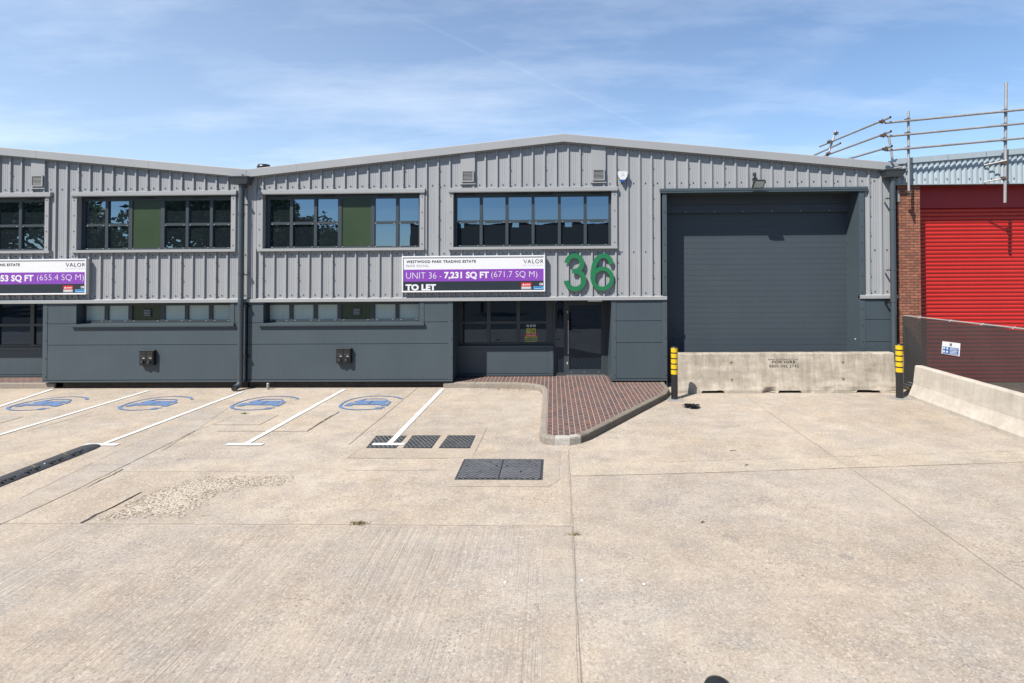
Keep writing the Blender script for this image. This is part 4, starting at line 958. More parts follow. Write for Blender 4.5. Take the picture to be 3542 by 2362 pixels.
# ---- green number
def stroke(pts, w):
    L, R = [], []
    for i, p in enumerate(pts):
        a = Vector(pts[max(0, i-1)]); b = Vector(pts[min(len(pts)-1, i+1)]); d = (b-a).normalized(); L.append((p[0]-d.y*w/2, p[1]+d.x*w/2)); R.append((p[0]+d.y*w/2, p[1]-d.x*w/2))
    return R+L[::-1]
mx = lambda px: -4.26+(px-43)*4.055/1502.; mz = lambda py: 3.751-(py-50)*1.024/370.
def arc(cx, cy, rx, ry, a0, a1, n=26): return [(mx(cx+rx*math.cos(math.radians(a0+(a1-a0)*i/n))), mz(cy-ry*math.sin(math.radians(a0+(a1-a0)*i/n)))) for i in range(n+1)]
sw = .134
def numeral(name_lab, polys, cx):
    m = MB()
    for i, (p, h) in enumerate(polys): m.xz(p, D-.055-.0006*i, D-.012, M['green'], h)
    for dx, z in ((-.12, 2.85), (.15, 3.3), (.1, 3.6)): m.tube((cx+dx, D-.013, z), (cx+dx, D+.03, z), .012, M['clip'], 8)
    o = m.build('numeral'); set_origin(o, (cx, D-.05, 2.72)); tag(o, name_lab, 'number sign', 'green door number')
t3 = arc(1850, 137, 79, 79, 176, -90, 30); b3 = arc(1857, 306, 92, 91, 90, -176, 34)
numeral('green numeral 3 standing off the ribbed cladding', [(stroke(t3, sw), ()), (stroke(b3, sw), ()), (stroke([(mx(1827), mz(216)), (mx(1860), mz(215))], sw*.92), ())], .63)
ring_o = arc(2143, 294, 121, 124, 0, 351, 39); ring_i = arc(2143, 294, 77, 81, 0, 351, 39)
st6 = [(mx(a), mz(b)) for a, b in ((2044, 300), (2043, 262), (2046, 215), (2054, 165), (2070, 122), (2093, 88), (2122, 66), (2152, 59), (2182, 64), (2205, 80), (2224, 104), (2239, 146))]
numeral('green numeral 6 standing off the ribbed cladding', [(ring_o, (ring_i,)), (stroke(st6, sw), ())], 1.4)
# ---- alarm box
t = thing('alarm_box', 'white and blue burglar alarm box on the upper cladding', 'alarm', (1.98, D, 5.79)); m = MB()
pl = [(1.845, 6.07), (1.875, 6.095), (2.085, 6.095), (2.118, 6.07), (2.105, 5.95), (2.05, 5.86), (1.915, 5.86), (1.86, 5.95)]
m.xz(pl, D-.10, D, M['white']); m.build('cover', t, bevel=.012, seg=2)
m = MB(); m.xz([(1.91, 5.868), (2.055, 5.868), (2.03, 5.80), (1.935, 5.80)], D-.095, D, M['mandblue']); m.build('strobe', t, bevel=.01, seg=2)
m = MB(); m.xz([(1.965, 6.05), (1.98, 6.055), (1.997, 6.05), (1.995, 6.015), (1.981, 6.0), (1.967, 6.015)], D-.1025, D-.10, M['inkgrey'], [[(1.972, 6.044), (1.990, 6.044), (1.988, 6.02), (1.981, 6.01), (1.974, 6.02)]])
for z in (5.98, 5.96): m.box(1.93, 2.03, D-.1025, D-.10, z, z+.006, M['inkgrey'])
m.build('emblem', t)
# ---- flood light
t = thing('flood_light', 'black flood light with sensor above the dark shutter', 'light', (5.68, D, 5.6)); fx_ = 5.73
m = MB(); m.tube((fx_-.05, D-.0, 5.99), (fx_-.05, D-.05, 5.99), .04, M['boll'], 12); m.tube((fx_-.05, D-.05, 6.02), (fx_-.05, D-.05, 5.93), .035, M['boll'], 12, .045); m.build('motion_sensor', t)
m = MB(); m.tube((fx_-.05, D-.04, 5.94), (fx_-.05, D-.06, 5.85), .009, M['boll'], 6); m.box(fx_-.10, fx_, D-.07, D, 5.80, 5.87, M['boll']); m.box(fx_-.065, fx_-.035, D-.12, D-.06, 5.76, 5.83, M['boll']); m.build('bracket', t)
m = MB(); an = math.radians(32)
def FP(u, v_, w_):                 # lamp local -> world (u across, v up the face, w out)
    return (fx_+u+v_*.10, D-.20-w_*math.cos(an)+v_*math.sin(an)*-1.0, 5.66+v_*math.cos(an)-w_*math.sin(an)*1.0)
def fbox(m, u0, u1, v0, v1, w0, w1, mat):
    v = [FP(a, b, c) for c in (w0, w1) for a, b in ((u0, v0), (u1, v0), (u1, v1), (u0, v1))]
    m.idx(v, [(0,1,2,3),(7,6,5,4),(0,4,5,1),(1,5,6,2),(2,6,7,3),(3,7,4,0)], mat)
fbox(m, -.15, .15, -.10, .13, -.05, .03, M['boll']); m.build('housing', t)
m = MB(); fbox(m, -.125, .125, -.07, .105, .03, .036, M['frost']); g = m.build('lens', t)
# ---- notice stickers on the entrance window
t = thing('security_notice', 'yellow and red security warning sticker inside the entrance window', 'sticker', (-.65, RDp+.04, 1.16)); yy = RDp+.040
x0, x1, z0, z1 = -.849, -.455, 1.161, 1.689
ux = lambda a: x0+(a-420)*(x1-x0)/(1045-420.); uz = lambda b: z1-(b-545)*(z1-z0)/(1355-545.)
m = MB()
m.box(ux(440), ux(1040), yy, yy+.003, uz(1355), uz(1105), M['stickyellow']); m.box(ux(440), ux(1045), yy-.001, yy+.003, uz(1100), uz(985), M['signred']); m.box(ux(450), ux(1030), yy-.001, yy+.003, uz(1300), uz(1195), M['navy'])
m.box(ux(510), ux(720), yy, yy+.003, uz(975), uz(730), M['stickyellow']); m.box(ux(760), ux(965), yy, yy+.003, uz(975), uz(730), M['stickyellow']); m.build('notice', t)
m = MB()
add_text(m, 'WARNING', (ux(525), uz(1085), ux(965), uz(1015)), yy-.002, M['signwhite'], .01); add_text(m, '0330 124 5670', (ux(475), uz(1278), ux(1010), uz(1222)), yy-.002, M['signwhite'], .01)
m.xz([(ux(790), uz(860)), (ux(870), uz(800)), (ux(925), uz(850)), (ux(880), uz(915)), (ux(850), uz(880))], yy-.002, yy, M['ink']); m.xz([(ux(570), uz(820)), (ux(620), uz(770)), (ux(630), uz(800)), (ux(665), uz(800)), (ux(660), uz(830)), (ux(620), uz(815))], yy-.002, yy, M['ink'])
for q in (1135, 1160): m.box(ux(560), ux(1000), yy-.0015, yy, uz(q+10), uz(q), M['weedgreen'])
m.build('lettering', t)
m = MB()
for c, mt in ((585, 'skin'), (740, 'weed'), (900, 'green')):
    cc = (ux(c), uz(610)); ro = .038; ri = .022
    m.xz([(cc[0]+ro*math.cos(a*PI/10), cc[1]+ro*math.sin(a*PI/10)) for a in range(20)], yy-.001, yy+.002, M['signwhite'], [[(cc[0]+ri*math.cos(a*PI/8), cc[1]+ri*math.sin(a*PI/8)) for a in range(16)]])
    m.xz([(cc[0]+.014*math.cos(a*PI/8), cc[1]+.014*math.sin(a*PI/8)) for a in range(16)], yy-.001, yy+.002, M[mt])
m.build('round_emblem', t)

# ================================================================== BRICK BUILDING WITH RED SHUTTER
R = thing('brick_building', 'brick building with red roller shutter and pale blue metal fascia', 'building', (12.5, D, 0))
m = MB(); m.box(9.665, 10.295, D+.02, D+.6, -.2, 5.66, M['brick']); m.build('brick_pier', R)
m = MB(); m.box(9.63, 9.665, D+.25, D+.6, -.2, 5.9, M['gap']); m.box(9.665, 26, D+.6, D+.75, -.2, 5.9, M['brick']); m.box(17.4, 18.4, D+.02, D+.6, -.2, 5.66, M['brick']); m.box(18.4, 26, D+.02, D+.4, -.2, 5.66, M['brick']); m.build('wall', R)
m = MB(); m.box(10.296, 17.4, D+.44, D+.58, 5.03, 5.66, M['dkred']); m.box(10.296, 10.33, D+.48, D+.58, 0, 5.03, M['dkred']); m.build('shutter_box', R)
m = MB(); z = 0.0; ys = D+.53; prof = [(.0, .0), (.030, -.016), (.055, -.022), (.080, -.016), (.098, .0), (.1005, .010)]
pts = []
while z < 5.05:
    for dz, dy in prof: pts.append((ys+dy, z+dz))
    z += .112
n = len(pts); m.idx([(10.33, y, z) for y, z in pts]+[(17.4, y, z) for y, z in pts], [(i, n+i, n+i+1, i+1) for i in range(n-1)], M['red'], False); m.build('roller_shutter', R)
# pale blue trapezoid fascia
def rf(x): return 6.367+.0735*(x-9.62)
m = MB(); x = 9.60; xs = []
while x < 26:
    xs += [(x, D-.02), (x+.055, D-.055), (x+.108, D-.055), (x+.122, D-.02)]; x += .1525
for (xa, ya), (xb, yb) in zip(xs, xs[1:]): m.face([(xa, ya, 5.655), (xb, yb, 5.655), (xb, yb, rf(xb)-.1), (xa, ya, rf(xa)-.1)], M['bluegrey'])
for k, xx in enumerate([9.7+i*.305*1.0 for i in range(50)]): m.box(xx+.06, xx+.085, D-.067, D-.054, 5.78, 5.805, M['screw'])
m.box(9.60, 26, D-.062, D+.02, 5.635, 5.655, M['bluegrey']); m.build('fascia_cladding', R)
m = MB(); v = [(9.60, rf(9.6)), (26, rf(26)), (26, rf(26)-.155), (9.60, rf(9.6)-.155)]; m.xz([v[3], v[2], v[1], v[0]], D-.085, D+.3, M['bluegrey'])
for xx in (11.0, 12.05, 14.2): m.box(xx, xx+.008, D-.088, D-.08, rf(xx)-.15, rf(xx)-.01, M['screw'])
m.build('verge_flashing', R)
m = MB(); m.box(9.665, 26, D-.0, D+.6, 5.662, 5.69, M['softer']); m.build('soffit', R)
m = MB(); m.face([(9.66, D+.3, rf(9.6)-.03), (26, D+.3, rf(26)-.03), (26, D+25, rf(26)-.03), (9.66, D+25, rf(9.6)-.03)], M['roofmat']); m.box(25.9, 26, D, D+25, -.2, 6.9, M['brick']); m.build('roof', R)

# ---- scaffold rails
SC = thing('scaffold_railing', 'galvanised scaffold tube guard rail clamped above the brick building roof', 'scaffolding', (9.78, D-.3, 5.2))
def pole(p, q, r=.032, nm='pole', mat='steel'):
    m = MB(); m.tube(p, q, r, M[mat], 12, caps=False); d = (Vector(q)-Vector(p)).normalized()
    m.tube(Vector(p)+d*.003, Vector(p)+d*.004, r*.8, M['gap'], 12); m.tube(Vector(q)-d*.004, Vector(q)-d*.003, r*.8, M['gap'], 12); m.build(nm, SC)
def sw_(fx, fy, Y): x, z = W(fx, fy, Y); return (x, Y, z)
YU = D-.30; YR = D-.37
pole(sw_(3142,384,YU), sw_(3143.5,677,YU), nm='upright'); pole(sw_(3480,285,YU), sw_(3476,701,YU), .036, 'upright')
def ext(a, b, k): a = Vector(a); b = Vector(b); return tuple(b+(b-a)*k)
for fa, fb in (((3061.5,425),(3542,378.5)), ((3068,471.6),(3542,426)), ((3068,520),(3542,477))):
    a, b = sw_(*fa, YR), sw_(*fb, YR); pole(a, ext(a, b, .9), nm='guard_rail')
for (fa, ya), (fb, yb) in ((((3080,405),14.6),((2875,490),17.9)), (((3082,454),14.6),((2868,533),17.9)), (((3085,505),14.6),((2948,545.6),16.8)), (((2907,495),17.2),((2815,537),19.0))):
    a, b = sw_(*fa, ya), sw_(*fb, yb); pole(a, ext(a, b, .25 if ya < 15 else .6), nm='return_rail')
pole(sw_(2891,452.5,17.85), ext(sw_(2891,452.5,17.85), sw_(2862,540,17.85), .6), nm='upright'); pole(sw_(3073,466,15.5), ext(sw_(3073,466,15.5), sw_(3088,557,15.5), .5), nm='upright')
a = sw_(3137,668,D-.3); pole((a[0]-.02, D-.42, a[2]-.03), (a[0]+.22, D-.10, a[2]+.04), .026, 'fixing_tube'); m = MB(); m.box(a[0]-.08, a[0]-.01, D-.01, D+.02, a[2]-.2, a[2]+.12, M['steel']); m.build('wall_plate', SC)
b0 = sw_(3471,559,YU); pole((b0[0]-.35, D-.08, b0[2]-.05), (b0[0]+.06, D-.34, b0[2]+.03), .02, 'fixing_tube'); b0 = sw_(3470,616,YU); pole((b0[0]-.35, D-.08, b0[2]-.07), (b0[0]+.06, D-.34, b0[2]), .02, 'fixing_tube')
def clamp(fx, fy, Y):
    p = sw_(fx, fy, Y); m = MB()
    m.box(p[0]-.05, p[0]+.045, Y-.05, Y+.05, p[2]-.035, p[2]+.035, M['rust']); m.tube((p[0]-.09, Y, p[2]+.02), (p[0]-.04, Y, p[2]+.02), .014, M['rust'], 6); m.tube((p[0]-.06, Y-.06, p[2]-.02), (p[0]-.06, Y+.06, p[2]-.02), .012, M['rust'], 6); m.tube((p[0]-.01, Y, p[2]-.07), (p[0]+.01, Y, p[2]+.075), .012, M['rust'], 6); m.build('clamp', SC)
for q in ((3140,415,YU-.03), (3140,462,YU-.03), (3140,513,YU-.03), (3475,384,YU-.03), (3475,432,YU-.03), (3473,483,YU-.03), (3052,420,14.68), (3057,468,14.68), (3063,515,14.68), (2870,490,17.8), (2866,531,17.8), (2893,461,17.8), (3143,665,D-.3), (3474,564,YU), (3473,616,YU)): clamp(*q)

# ================================================================== BOLLARDS, BARRIERS, FENCE
def bollard(F, ftop, wpx, label, hh):
    x, y = G(*F); t = thing('bollard', label, 'bollard', (x, y, 0), 'yellow and black bollards'); r = .084
    m = MB(); m.box(x-.2, x+.2, y-.2, y+.2, .0, .014, M['steel']); bp = m.build('base_plate', t, bevel=.003)
    for sx in (-1, 1):
        for sy in (-1, 1): m = MB(); m.tube((x+sx*.15, y+sy*.15, .013), (x+sx*.15, y+sy*.15, .04), .015, M['steel'], 6); m.build('bolt', bp)
    m = MB(); m.lathe((x, y, 0), [(r, .014), (r, hh-.03)], M['boll'], 28); m.lathe((x, y, 0), [(r, hh-.03), (r*.97, hh-.012), (r*.8, hh), (0, hh+.008)], M['boll'], 28); m.build('post', t)
    b = [(.0, .065), (.10, .155), (.20, .255), (.30, .35), (.40, .455)]
    for i in range(5):
        z1 = hh-.03-i*.152*hh/1.36*.93; z0 = z1-.108; m = MB(); m.lathe((x, y, 0), [(r+.002, z0), (r+.002, z1)], M['yellow'], 28); m.build('yellow_band', t)
bollard((2333,1381), 0, 0, 'yellow banded black bollard at the tip of the brick paved island', 1.345)
bollard((3112,1377), 0, 0, 'yellow banded black bollard between the two concrete barriers', 1.38)

def jersey(name, A, B, prof, mat, label, notches, chips, seed):
    """A->B: foot of the visible face, left to right; prof: (depth behind face, z) of the closed section"""
    A = Vector(A); B = Vector(B); d = (B-A).normalized(); nb = Vector((-d.y, d.x)); L = (B-A).length
    from mathutils import noise as mn
    t = thing(name, label, 'barrier', (A.x, A.y, 0), 'precast concrete barriers'); m = MB(); m.weldit = True; nseg = int(L/.035)
    us = [i*L/nseg for i in range(nseg+1)]
    rows = []
    for u in us:
        nz = any(a <= u <= b for a, b in notches); row = []
        for (w, z) in prof:
            zz = z; ww = w
            if z < .07 and nz: zz = .07+z*.05
            p = Vector((A.x+d.x*u, A.y+d.y*u, 0))+Vector((nb.x, nb.y, 0))*ww
            c_ = mn.fractal(Vector((u*3.1, z*4, seed)), .9, 2.1, 5)
            if w < .12:
                ch = max(0, mn.noise(Vector((u*2.2, seed*3.1, z*1.5)))-.12)*chips*max(0, 1-abs(z-.03)/.14)
                p += Vector((nb.x, nb.y, 0))*(ch*.16+.004*c_); zz += .0 if z > .02 else ch*.05
            elif z > .5: zz += .0035*c_
            p.z = zz; row.append(p)
        rows.append(row)
    n = len(prof); vv = [p for r in rows for p in r]
    m.idx(vv, [(k*n+(i+1) % n, k*n+i, (k+1)*n+i, (k+1)*n+(i+1) % n) for k in range(nseg) for i in range(n)], mat)
    m.idx(rows[0], [tuple(range(n))[::-1]], mat); m.idx(rows[-1], [tuple(range(n))], mat)
    o = m.build('body', t, smoothall=False); return t, A, d, nb, L
def prof1(h, w, toe, waist, top):
    f = [(0, 0), (0, .04), (0, .08)]
    for k in range(1, 6): q = k/5; f.append((toe*q**.9, .08+(waist-.08)*q))
    for k in range(1, 5): q = k/4; f.append((toe+(top-toe)*q, waist+(h-.03-waist)*q))
    f += [(top+.012, h-.008), (top+.035, h)]
    b = [(w-x, z) for x, z in f[::-1]]; return f+b
x0b, y0b = G(2338,1361); x1b, y1b = G(3103,1359)
BL = math.dist((x0b, y0b), (x1b, y1b))
tb, A, d, nb, L = jersey('concrete_barrier', (x0b, y0b), (x1b, y1b), prof1(1.045, .50, .05, .30, .12), M['barrier'], 'weathered grey concrete barrier stencilled FOR HIRE across the dark shutter', [(.116*BL, .219*BL), (.469*BL, .572*BL), (.82*BL, .923*BL)], 1.3, 2.0)
def onb(u, z, off=.004):           # point on the visible face of the stencilled barrier
    dep = .05+.07*(z-.30)/(1.015-.30) if z > .30 else 0.05*max(0, (z-.08)/.22)
    p = A+d*u+nb*(dep-off); return (p.x, p.y, z)
m = MB(); ks = L/750.
uu = lambda px: ((2250+px*.3827)-2338)*ks; vz = lambda py: 1.045*(1-((1150+py*.3827)-1221)/139.)
for s, (a, b, c, e), wt in (('www.mattaward.co.uk', (1066, 228, 1338, 250), .0), ('FOR HIRE', (1103, 254, 1308, 279), .03), ('0800 042 2742', (1073, 290, 1338, 316), .012)):
    add_text(m, s, (uu(a), vz(e), uu(c), vz(b)), 0, M['stencil'], wt, 1.1, P=lambda u, w_: onb(u, w_))
m.build('stencil_lettering', tb)
for (px, py) in ((735, 265), (735, 422), (1730, 265), (1727, 418)):
    m = MB(); c = onb(uu(px), vz(py), .0); m.box(c[0]-.03, c[0]+.03, c[1]-.012, c[1]+.01, c[2]-.012, c[2]+.012, M['weed']); m.box(c[0]-.008, c[0]+.010, c[1]-.014, c[1]+.01, c[2]-.045, c[2]-.010, M['weed']); m.build('lifting_pin', tb)
a0 = Vector(G(3142,1376)); a1 = Vector(G(3542,1528)); dd = (a1-a0).normalized()
jersey('concrete_barrier', a0, a0+dd*6.0, prof1(.83, .54, .12, .36, .17), M['barrier2'], 'clean pale concrete barrier with flared foot at the right edge', [], .25, 5.0)
m = MB(); p0 = a0-dd*.0
# fence panel with dark netting
FA = Vector((9.70, 14.93)); FB = Vector((10.1, 11.63)); fd = (FB-FA).normalized(); FL = 5.4
FN = thing('mesh_fence', 'leaning steel fence panel covered in dark netting before the red shutter', 'fence', (FA.x, FA.y, 0))
zt = 2.0
def fp(u, z): p = FA+fd*u; return (p.x, p.y, z)
m = MB(); m.tube(fp(-.03, .06), fp(.03, zt), .021, M['steel'], 10); m.tube(fp(3.5, .06), fp(3.5, zt), .021, M['steel'], 10)
for u0, u1 in ((0.045, 3.5), (3.5, 7.0)): m.tube(fp(u0, zt), fp(u1, zt), .021, M['steel'], 10); m.tube(fp(u0, .2), fp(u1, .2), .019, M['steel'], 10)
m.build('frame', FN)
m = MB(); nu, nv = 60, 14; vv = []
from mathutils import noise as mn
for i in range(nu+1):
    for j in range(nv+1):
        u = i/nu*7.0; z = .02+(zt-.015-.02)*j/nv; w_ = .02*mn.noise(Vector((u*1.4, z*1.8, 0)))+.008*math.sin(u*6+z*3); p = FA+fd*(u+.01)+Vector((-fd.y, fd.x))*(-.03+w_); vv.append((p.x, p.y, z-(.02*math.sin(u*2.4)**2 if j == nv else 0)))
m.idx(vv, [(i*(nv+1)+j, (i+1)*(nv+1)+j, (i+1)*(nv+1)+j+1, i*(nv+1)+j+1) for i in range(nu) for j in range(nv)], M['net'], True); m.build('netting', FN)
for u in (.55, 1.5, 2.35, 3.1, 4.2): m = MB(); c = fp(u, zt); m.tube((c[0]-.03, c[1], c[2]-.02), (c[0]+.03, c[1], c[2]+.022), .009, M['white'], 6); m.build('cable_tie', FN)
c = Vector((FA.x+.03, FA.y-.05)); m = MB()
m.box(c.x-.12, c.x+.12, c.y-.36, c.y+.36, 0, .10, M['rubber']); m.box(c.x-.10, c.x+.10, c.y-.3, c.y+.3, .10, .15, M['rubber']); m.build('rubber_foot', FN, bevel=.015)
for yy_ in (-.32, 0): m = MB(); m.box(c.x-.124, c.x-.119, c.y+yy_-.02, c.y+yy_+.09, .02, .09, M['yellow']); m.build('yellow_marker', FN)
# sign on the netting (plane facing the yard)
def cs(px, py): return (3080+px*.19643, 1100+py*.19643)
nrmF = Vector((-fd.y, fd.x)); 
if nrmF.x > 0: nrmF = -nrmF
def onf(px, py, off):              # where the sight line meets the netting plane
    a_, b_, c_ = ray(*cs(px, py)); o_ = FA+nrmF*(.035+off); t_ = (o_.x*nrmF.x+o_.y*nrmF.y)/(a_*nrmF.x+b_*nrmF.y); return (a_*t_, b_*t_, HC+c_*t_-S*a_*t_)
SG = thing('safety_sign', 'white and blue site safety sign tied to the dark netting', 'sign', onf(1060, 640, .02))
C4 = [(915, 407), (1233, 445), (1217, 676), (898, 622)]
def bil(u, v_, off):               # u,v in 0..1 from top left
    x = (C4[0][0]*(1-u)+C4[1][0]*u)*(1-v_)+(C4[3][0]*(1-u)+C4[2][0]*u)*v_; y = (C4[0][1]*(1-u)+C4[1][1]*u)*(1-v_)+(C4[3][1]*(1-u)+C4[2][1]*u)*v_; return onf(x, y, off)
def sq(m, u0, v0, u1, v1, off, mat, th=.003):
    f_ = [bil(u0, v1, off), bil(u1, v1, off), bil(u1, v0, off), bil(u0, v0, off)]; b2 = [bil(u0, v1, off-th), bil(u1, v1, off-th), bil(u1, v0, off-th), bil(u0, v0, off-th)]
    m.idx(f_+b2, [(0,1,2,3),(7,6,5,4),(0,4,5,1),(1,5,6,2),(2,6,7,3),(3,7,4,0)], mat)
m = MB(); sq(m, 0, 0, 1, 1, .02, M['signwhite'], .006); m.build('panel', SG)
m = MB(); sq(m, .05, .40, .93, .96, .022, M['mandblue'], .0015); m.build('blue_field', SG)
m = MB(); sq(m, .41, .10, .53, .31, .022, M['ink'], .0015); sq(m, .44, .15, .46, .27, .0235, M['signwhite'], .001); sq(m, .44, .25, .50, .27, .0235, M['signwhite'], .001); m.build('logo', SG)
m = MB()
for k in range(5): sq(m, .44, .46+k*.10, .90-(.07 if k in (1, 3) else 0), .50+k*.10, .0235, M['signwhite'], .001)
for i in range(2):
    for j in range(2):
        cu, cv = .13+.17*i, .53+.27*j; pts = [bil(cu+.06*math.cos(a*PI/6), cv+.095*math.sin(a*PI/6), .0235) for a in range(12)]
        m.face(pts[::-1], M['signwhite']); sq(m, cu-.025, cv+.01, cu+.03, cv+.04, .0245, M['mandblue'], .0008)
m.build('pictogram', SG)
# black domed post right below the view
x, y = G(2484, 2600); m = MB(); r = .085
x, y = G(2484, 2358, 1.0); m.lathe((x, y, 0), [(r, 0), (r, .93), (r*.96, .962), (r*.82, .985), (r*.5, 1.0), (0, 1.006)], M['boll'], 28); o = m.build('rubber_post', smoothall=False); set_origin(o, (x, y, 0)); tag(o, 'black round-topped post just showing at the bottom edge', 'post')

# ================================================================== WORLD BEHIND THE VIEWER (seen in the glass)
rd = MB(); rd.face([(-150, -26.4, .006), (150, -26.4, .006), (150, 2.4, .006), (-150, 2.4, .006)], M['asphalt']); structure(rd.build('road'))
OB = thing('opposite_warehouse', 'dark brick warehouse across the yard, seen only mirrored in the glass', 'warehouse', (14, -27, 0))
m = MB(); tops = []
x = -15.5
while x < 60:
    tops += [(x, 8.5), (x+1.2, 8.25), (x+2.6, 8.2), (x+4.0, 8.35), (x+5.0, 8.65), (x+5.02, 7.9), (x+5.9, 7.9)]; x += 5.92
m.xz([(x_, 0) for x_ in (60, -15.5)][::-1]+tops[::-1] if False else [(-15.5, 0), (60, 0)]+[(min(60, a), b) for a, b in tops[::-1]], -26.9, -30, M['oppbrick']); m.build('facade', OB)
for k in range(14):
    x = -13.5+k*5.1; m = MB(); m.box(x-.05, x+3.45, -26.9, -26.86, 3.95, 5.75, M['inkgrey'])
    w = m.build('window', OB)
    m = MB()
    for j in range(4): m.box(x+.03+j*.85, x+.80+j*.85, -26.87, -26.84, 4.05, 5.65, M['navy'])
    m.build('pane', w)
m = MB(); m.box(-15.5, 60, -26.9, -26.5, 0, 3.0, M['shutter']); m.build('shopfront', OB)
def tree_mesh(seed):
    r = random.Random(seed); tr = MB(); H_ = 7.2
    tr.tube((0, 0, 0), (.15, .1, 3.2), .22, M['bark'], 9, .15); cents = []
    for k in range(9):
        an = k*2.4; ln = r.uniform(1.4, 2.8); z0 = r.uniform(2.2, 4.2); e = (math.cos(an)*ln, math.sin(an)*ln, z0+r.uniform(1.0, 3.4)); tr.tube((.12, .08, z0), e, .085, M['bark'], 6, .03)
        cents.append(e); cents.append((e[0]*.5, e[1]*.5, e[2]+1.0))
    tr.tube((.15, .1, 3.2), (.1, 0, 7.0), .14, M['bark'], 7, .04); cents += [(0, 0, 7.4), (.3, .2, 6.2), (-.3, .1, 5)]
    cr = MB()
    for c in cents:
        R_ = r.uniform(.8, 1.35)
        for _ in range(230):
            v = Vector((r.gauss(0, 1), r.gauss(0, 1), r.gauss(0, .8))).normalized()*R_*r.uniform(.5, 1.05); p = Vector(c)+v
            a = Vector((r.uniform(-1, 1), r.uniform(-1, 1), r.uniform(-1, 1))).normalized(); b = a.orthogonal().normalized(); s = r.uniform(.15, .27)
            cr.face([p-a*s, p+b*s*.5, p+a*s, p-b*s*.5], M['leaf'])
    return tr, cr
protos = []
for sd in (1, 2):
    tr, cr = tree_mesh(sd); protos.append((tr, cr))
tl = [(-27.5, -14, 1.30), (-33, -17, 1.55), (-39.5, -14, 1.12), (-45, -16, 1.6), (-30, -24, 1.5), (-24.0, -20, 1.05), (-20.0, -17.5, .85), (-5.5, -9.5, .60), (-52, -15, 1.5), (-59, -20, 1.6)]
words = ['bushy tree behind the viewer, nearest of the left group in the glass', 'tall tree mirrored in the left window, behind the nearest one', 'wide crowned tree mirrored in the far left window', 'tall tree far left behind the viewer', 'tree standing furthest back in the mirrored group', 'middle-sized tree mirrored beside the left green panel', 'small round tree mirrored beside the middle green panel', 'young street tree mirrored in the entrance window', 'tree near the end of the row behind the viewer', 'last tree of the row behind the viewer']
base = []
for k in range(2):
    tr, cr = protos[k]; e = bpy.data.objects.new('broadleaf_tree', None); col.objects.link(e); tr.build('trunk', e, shear=False); cr.build('crown', e, shear=False); base.append(e)
for i, (x, y, s) in enumerate(tl):
    b = base[i % 2]
    if i < 2: o = b
    else:
        o = b.copy(); col.objects.link(o)
        for ch in list(b.children): c_ = ch.copy(); col.objects.link(c_); c_.parent = o
    o.location = (x, y, S*x); o.scale = (s, s, s); o.rotation_euler = (0, 0, i*1.3); tag(o, words[i], 'tree', 'trees behind the viewer')

# photographer below the raised camera, mirrored in the slim pane beside the door
PE = thing('person', 'photographer in white shirt and dark shorts, mirrored in the slim glass beside the door', 'person', (.46, -.15, 0))
px_, py_ = .46, -.15
def skinned(name, verts, edges, rad, mat, sub=2):
    me = bpy.data.meshes.new(name); o0 = root_loc(PE)
    me.from_pydata([(v[0]+px_-o0.x, v[1]+py_-o0.y, v[2]+S*px_-o0.z) for v in verts], edges, []); o = bpy.data.objects.new(name, me); col.objects.link(o); o.parent = PE
    me.materials.append(mat); k = o.modifiers.new('skin', 'SKIN'); k.use_smooth_shade = True
    for i, r_ in enumerate(rad): me.skin_vertices[0].data[i].radius = r_ if hasattr(r_, '__len__') else (r_, r_)
    me.skin_vertices[0].data[0].use_root = True
    o.modifiers.new('sub', 'SUBSURF').levels = sub; o.modifiers['sub'].render_levels = sub; return o
V = [(0,0,.95),(0,0,1.12),(0,0,1.30),(0,0,1.44),(0,.01,1.52),(0,.03,1.60),(0,.035,1.68),(0,.02,1.75)]
Rr = [(.15,.11),(.14,.10),(.17,.115),(.10,.08),(.055,.055),(.075,.09),(.08,.10),(.06,.075)]
E_ = [(i, i+1) for i in range(7)]
for sg in (-1, 1):
    n0 = len(V); V += [(sg*.18,0,1.42),(sg*.25,.10,1.18),(sg*.10,.30,1.36),(sg*.075,.345,1.40)]; Rr += [.058,.045,.033,(.030,.018)]; E_ += [(3,n0),(n0,n0+1),(n0+1,n0+2),(n0+2,n0+3)]
    for fi in range(4):
        k = len(V); V += [(sg*(.070-.014*fi+.03), .37, 1.425-.018*fi), (sg*(.062-.014*fi), .395, 1.428-.018*fi)]; Rr += [.009, .007]; E_ += [(n0+3, k), (k, k+1)]
    k = len(V); V += [(sg*.055, .35, 1.44)]; Rr += [.010]; E_ += [(n0+3, k)]
    n0 = len(V); V += [(sg*.09,0,.90),(sg*.11,.02,.50),(sg*.12,-.01,.10),(sg*.13,.14,.04)]; Rr += [.095,.062,.042,(.045,.03)]; E_ += [(0,n0),(n0,n0+1),(n0+1,n0+2),(n0+2,n0+3)]
k = len(V); V += [(0,.135,1.645)]; Rr += [.014]; E_ += [(5, k)]
skinned('body', V, E_, Rr, M['skin'])
V = [(0,0,.90),(0,0,1.10),(0,0,1.30),(0,0,1.43)]; Rr = [(.175,.135),(.165,.125),(.19,.135),(.115,.095)]; E_ = [(0,1),(1,2),(2,3)]
for sg in (-1, 1): n0 = len(V); V += [(sg*.19,0,1.41),(sg*.235,.07,1.26)]; Rr += [.075,.068]; E_ += [(3,n0),(n0,n0+1)]
skinned('shirt', V, E_, Rr, M['shirt'])
V = [(0,0,.95),(0,0,.86)]; Rr = [(.165,.125),(.16,.12)]; E_ = [(0,1)]
for sg in (-1, 1): n0 = len(V); V += [(sg*.095,0,.80),(sg*.11,.015,.52)]; Rr += [.11,.09]; E_ += [(1,n0),(n0,n0+1)]
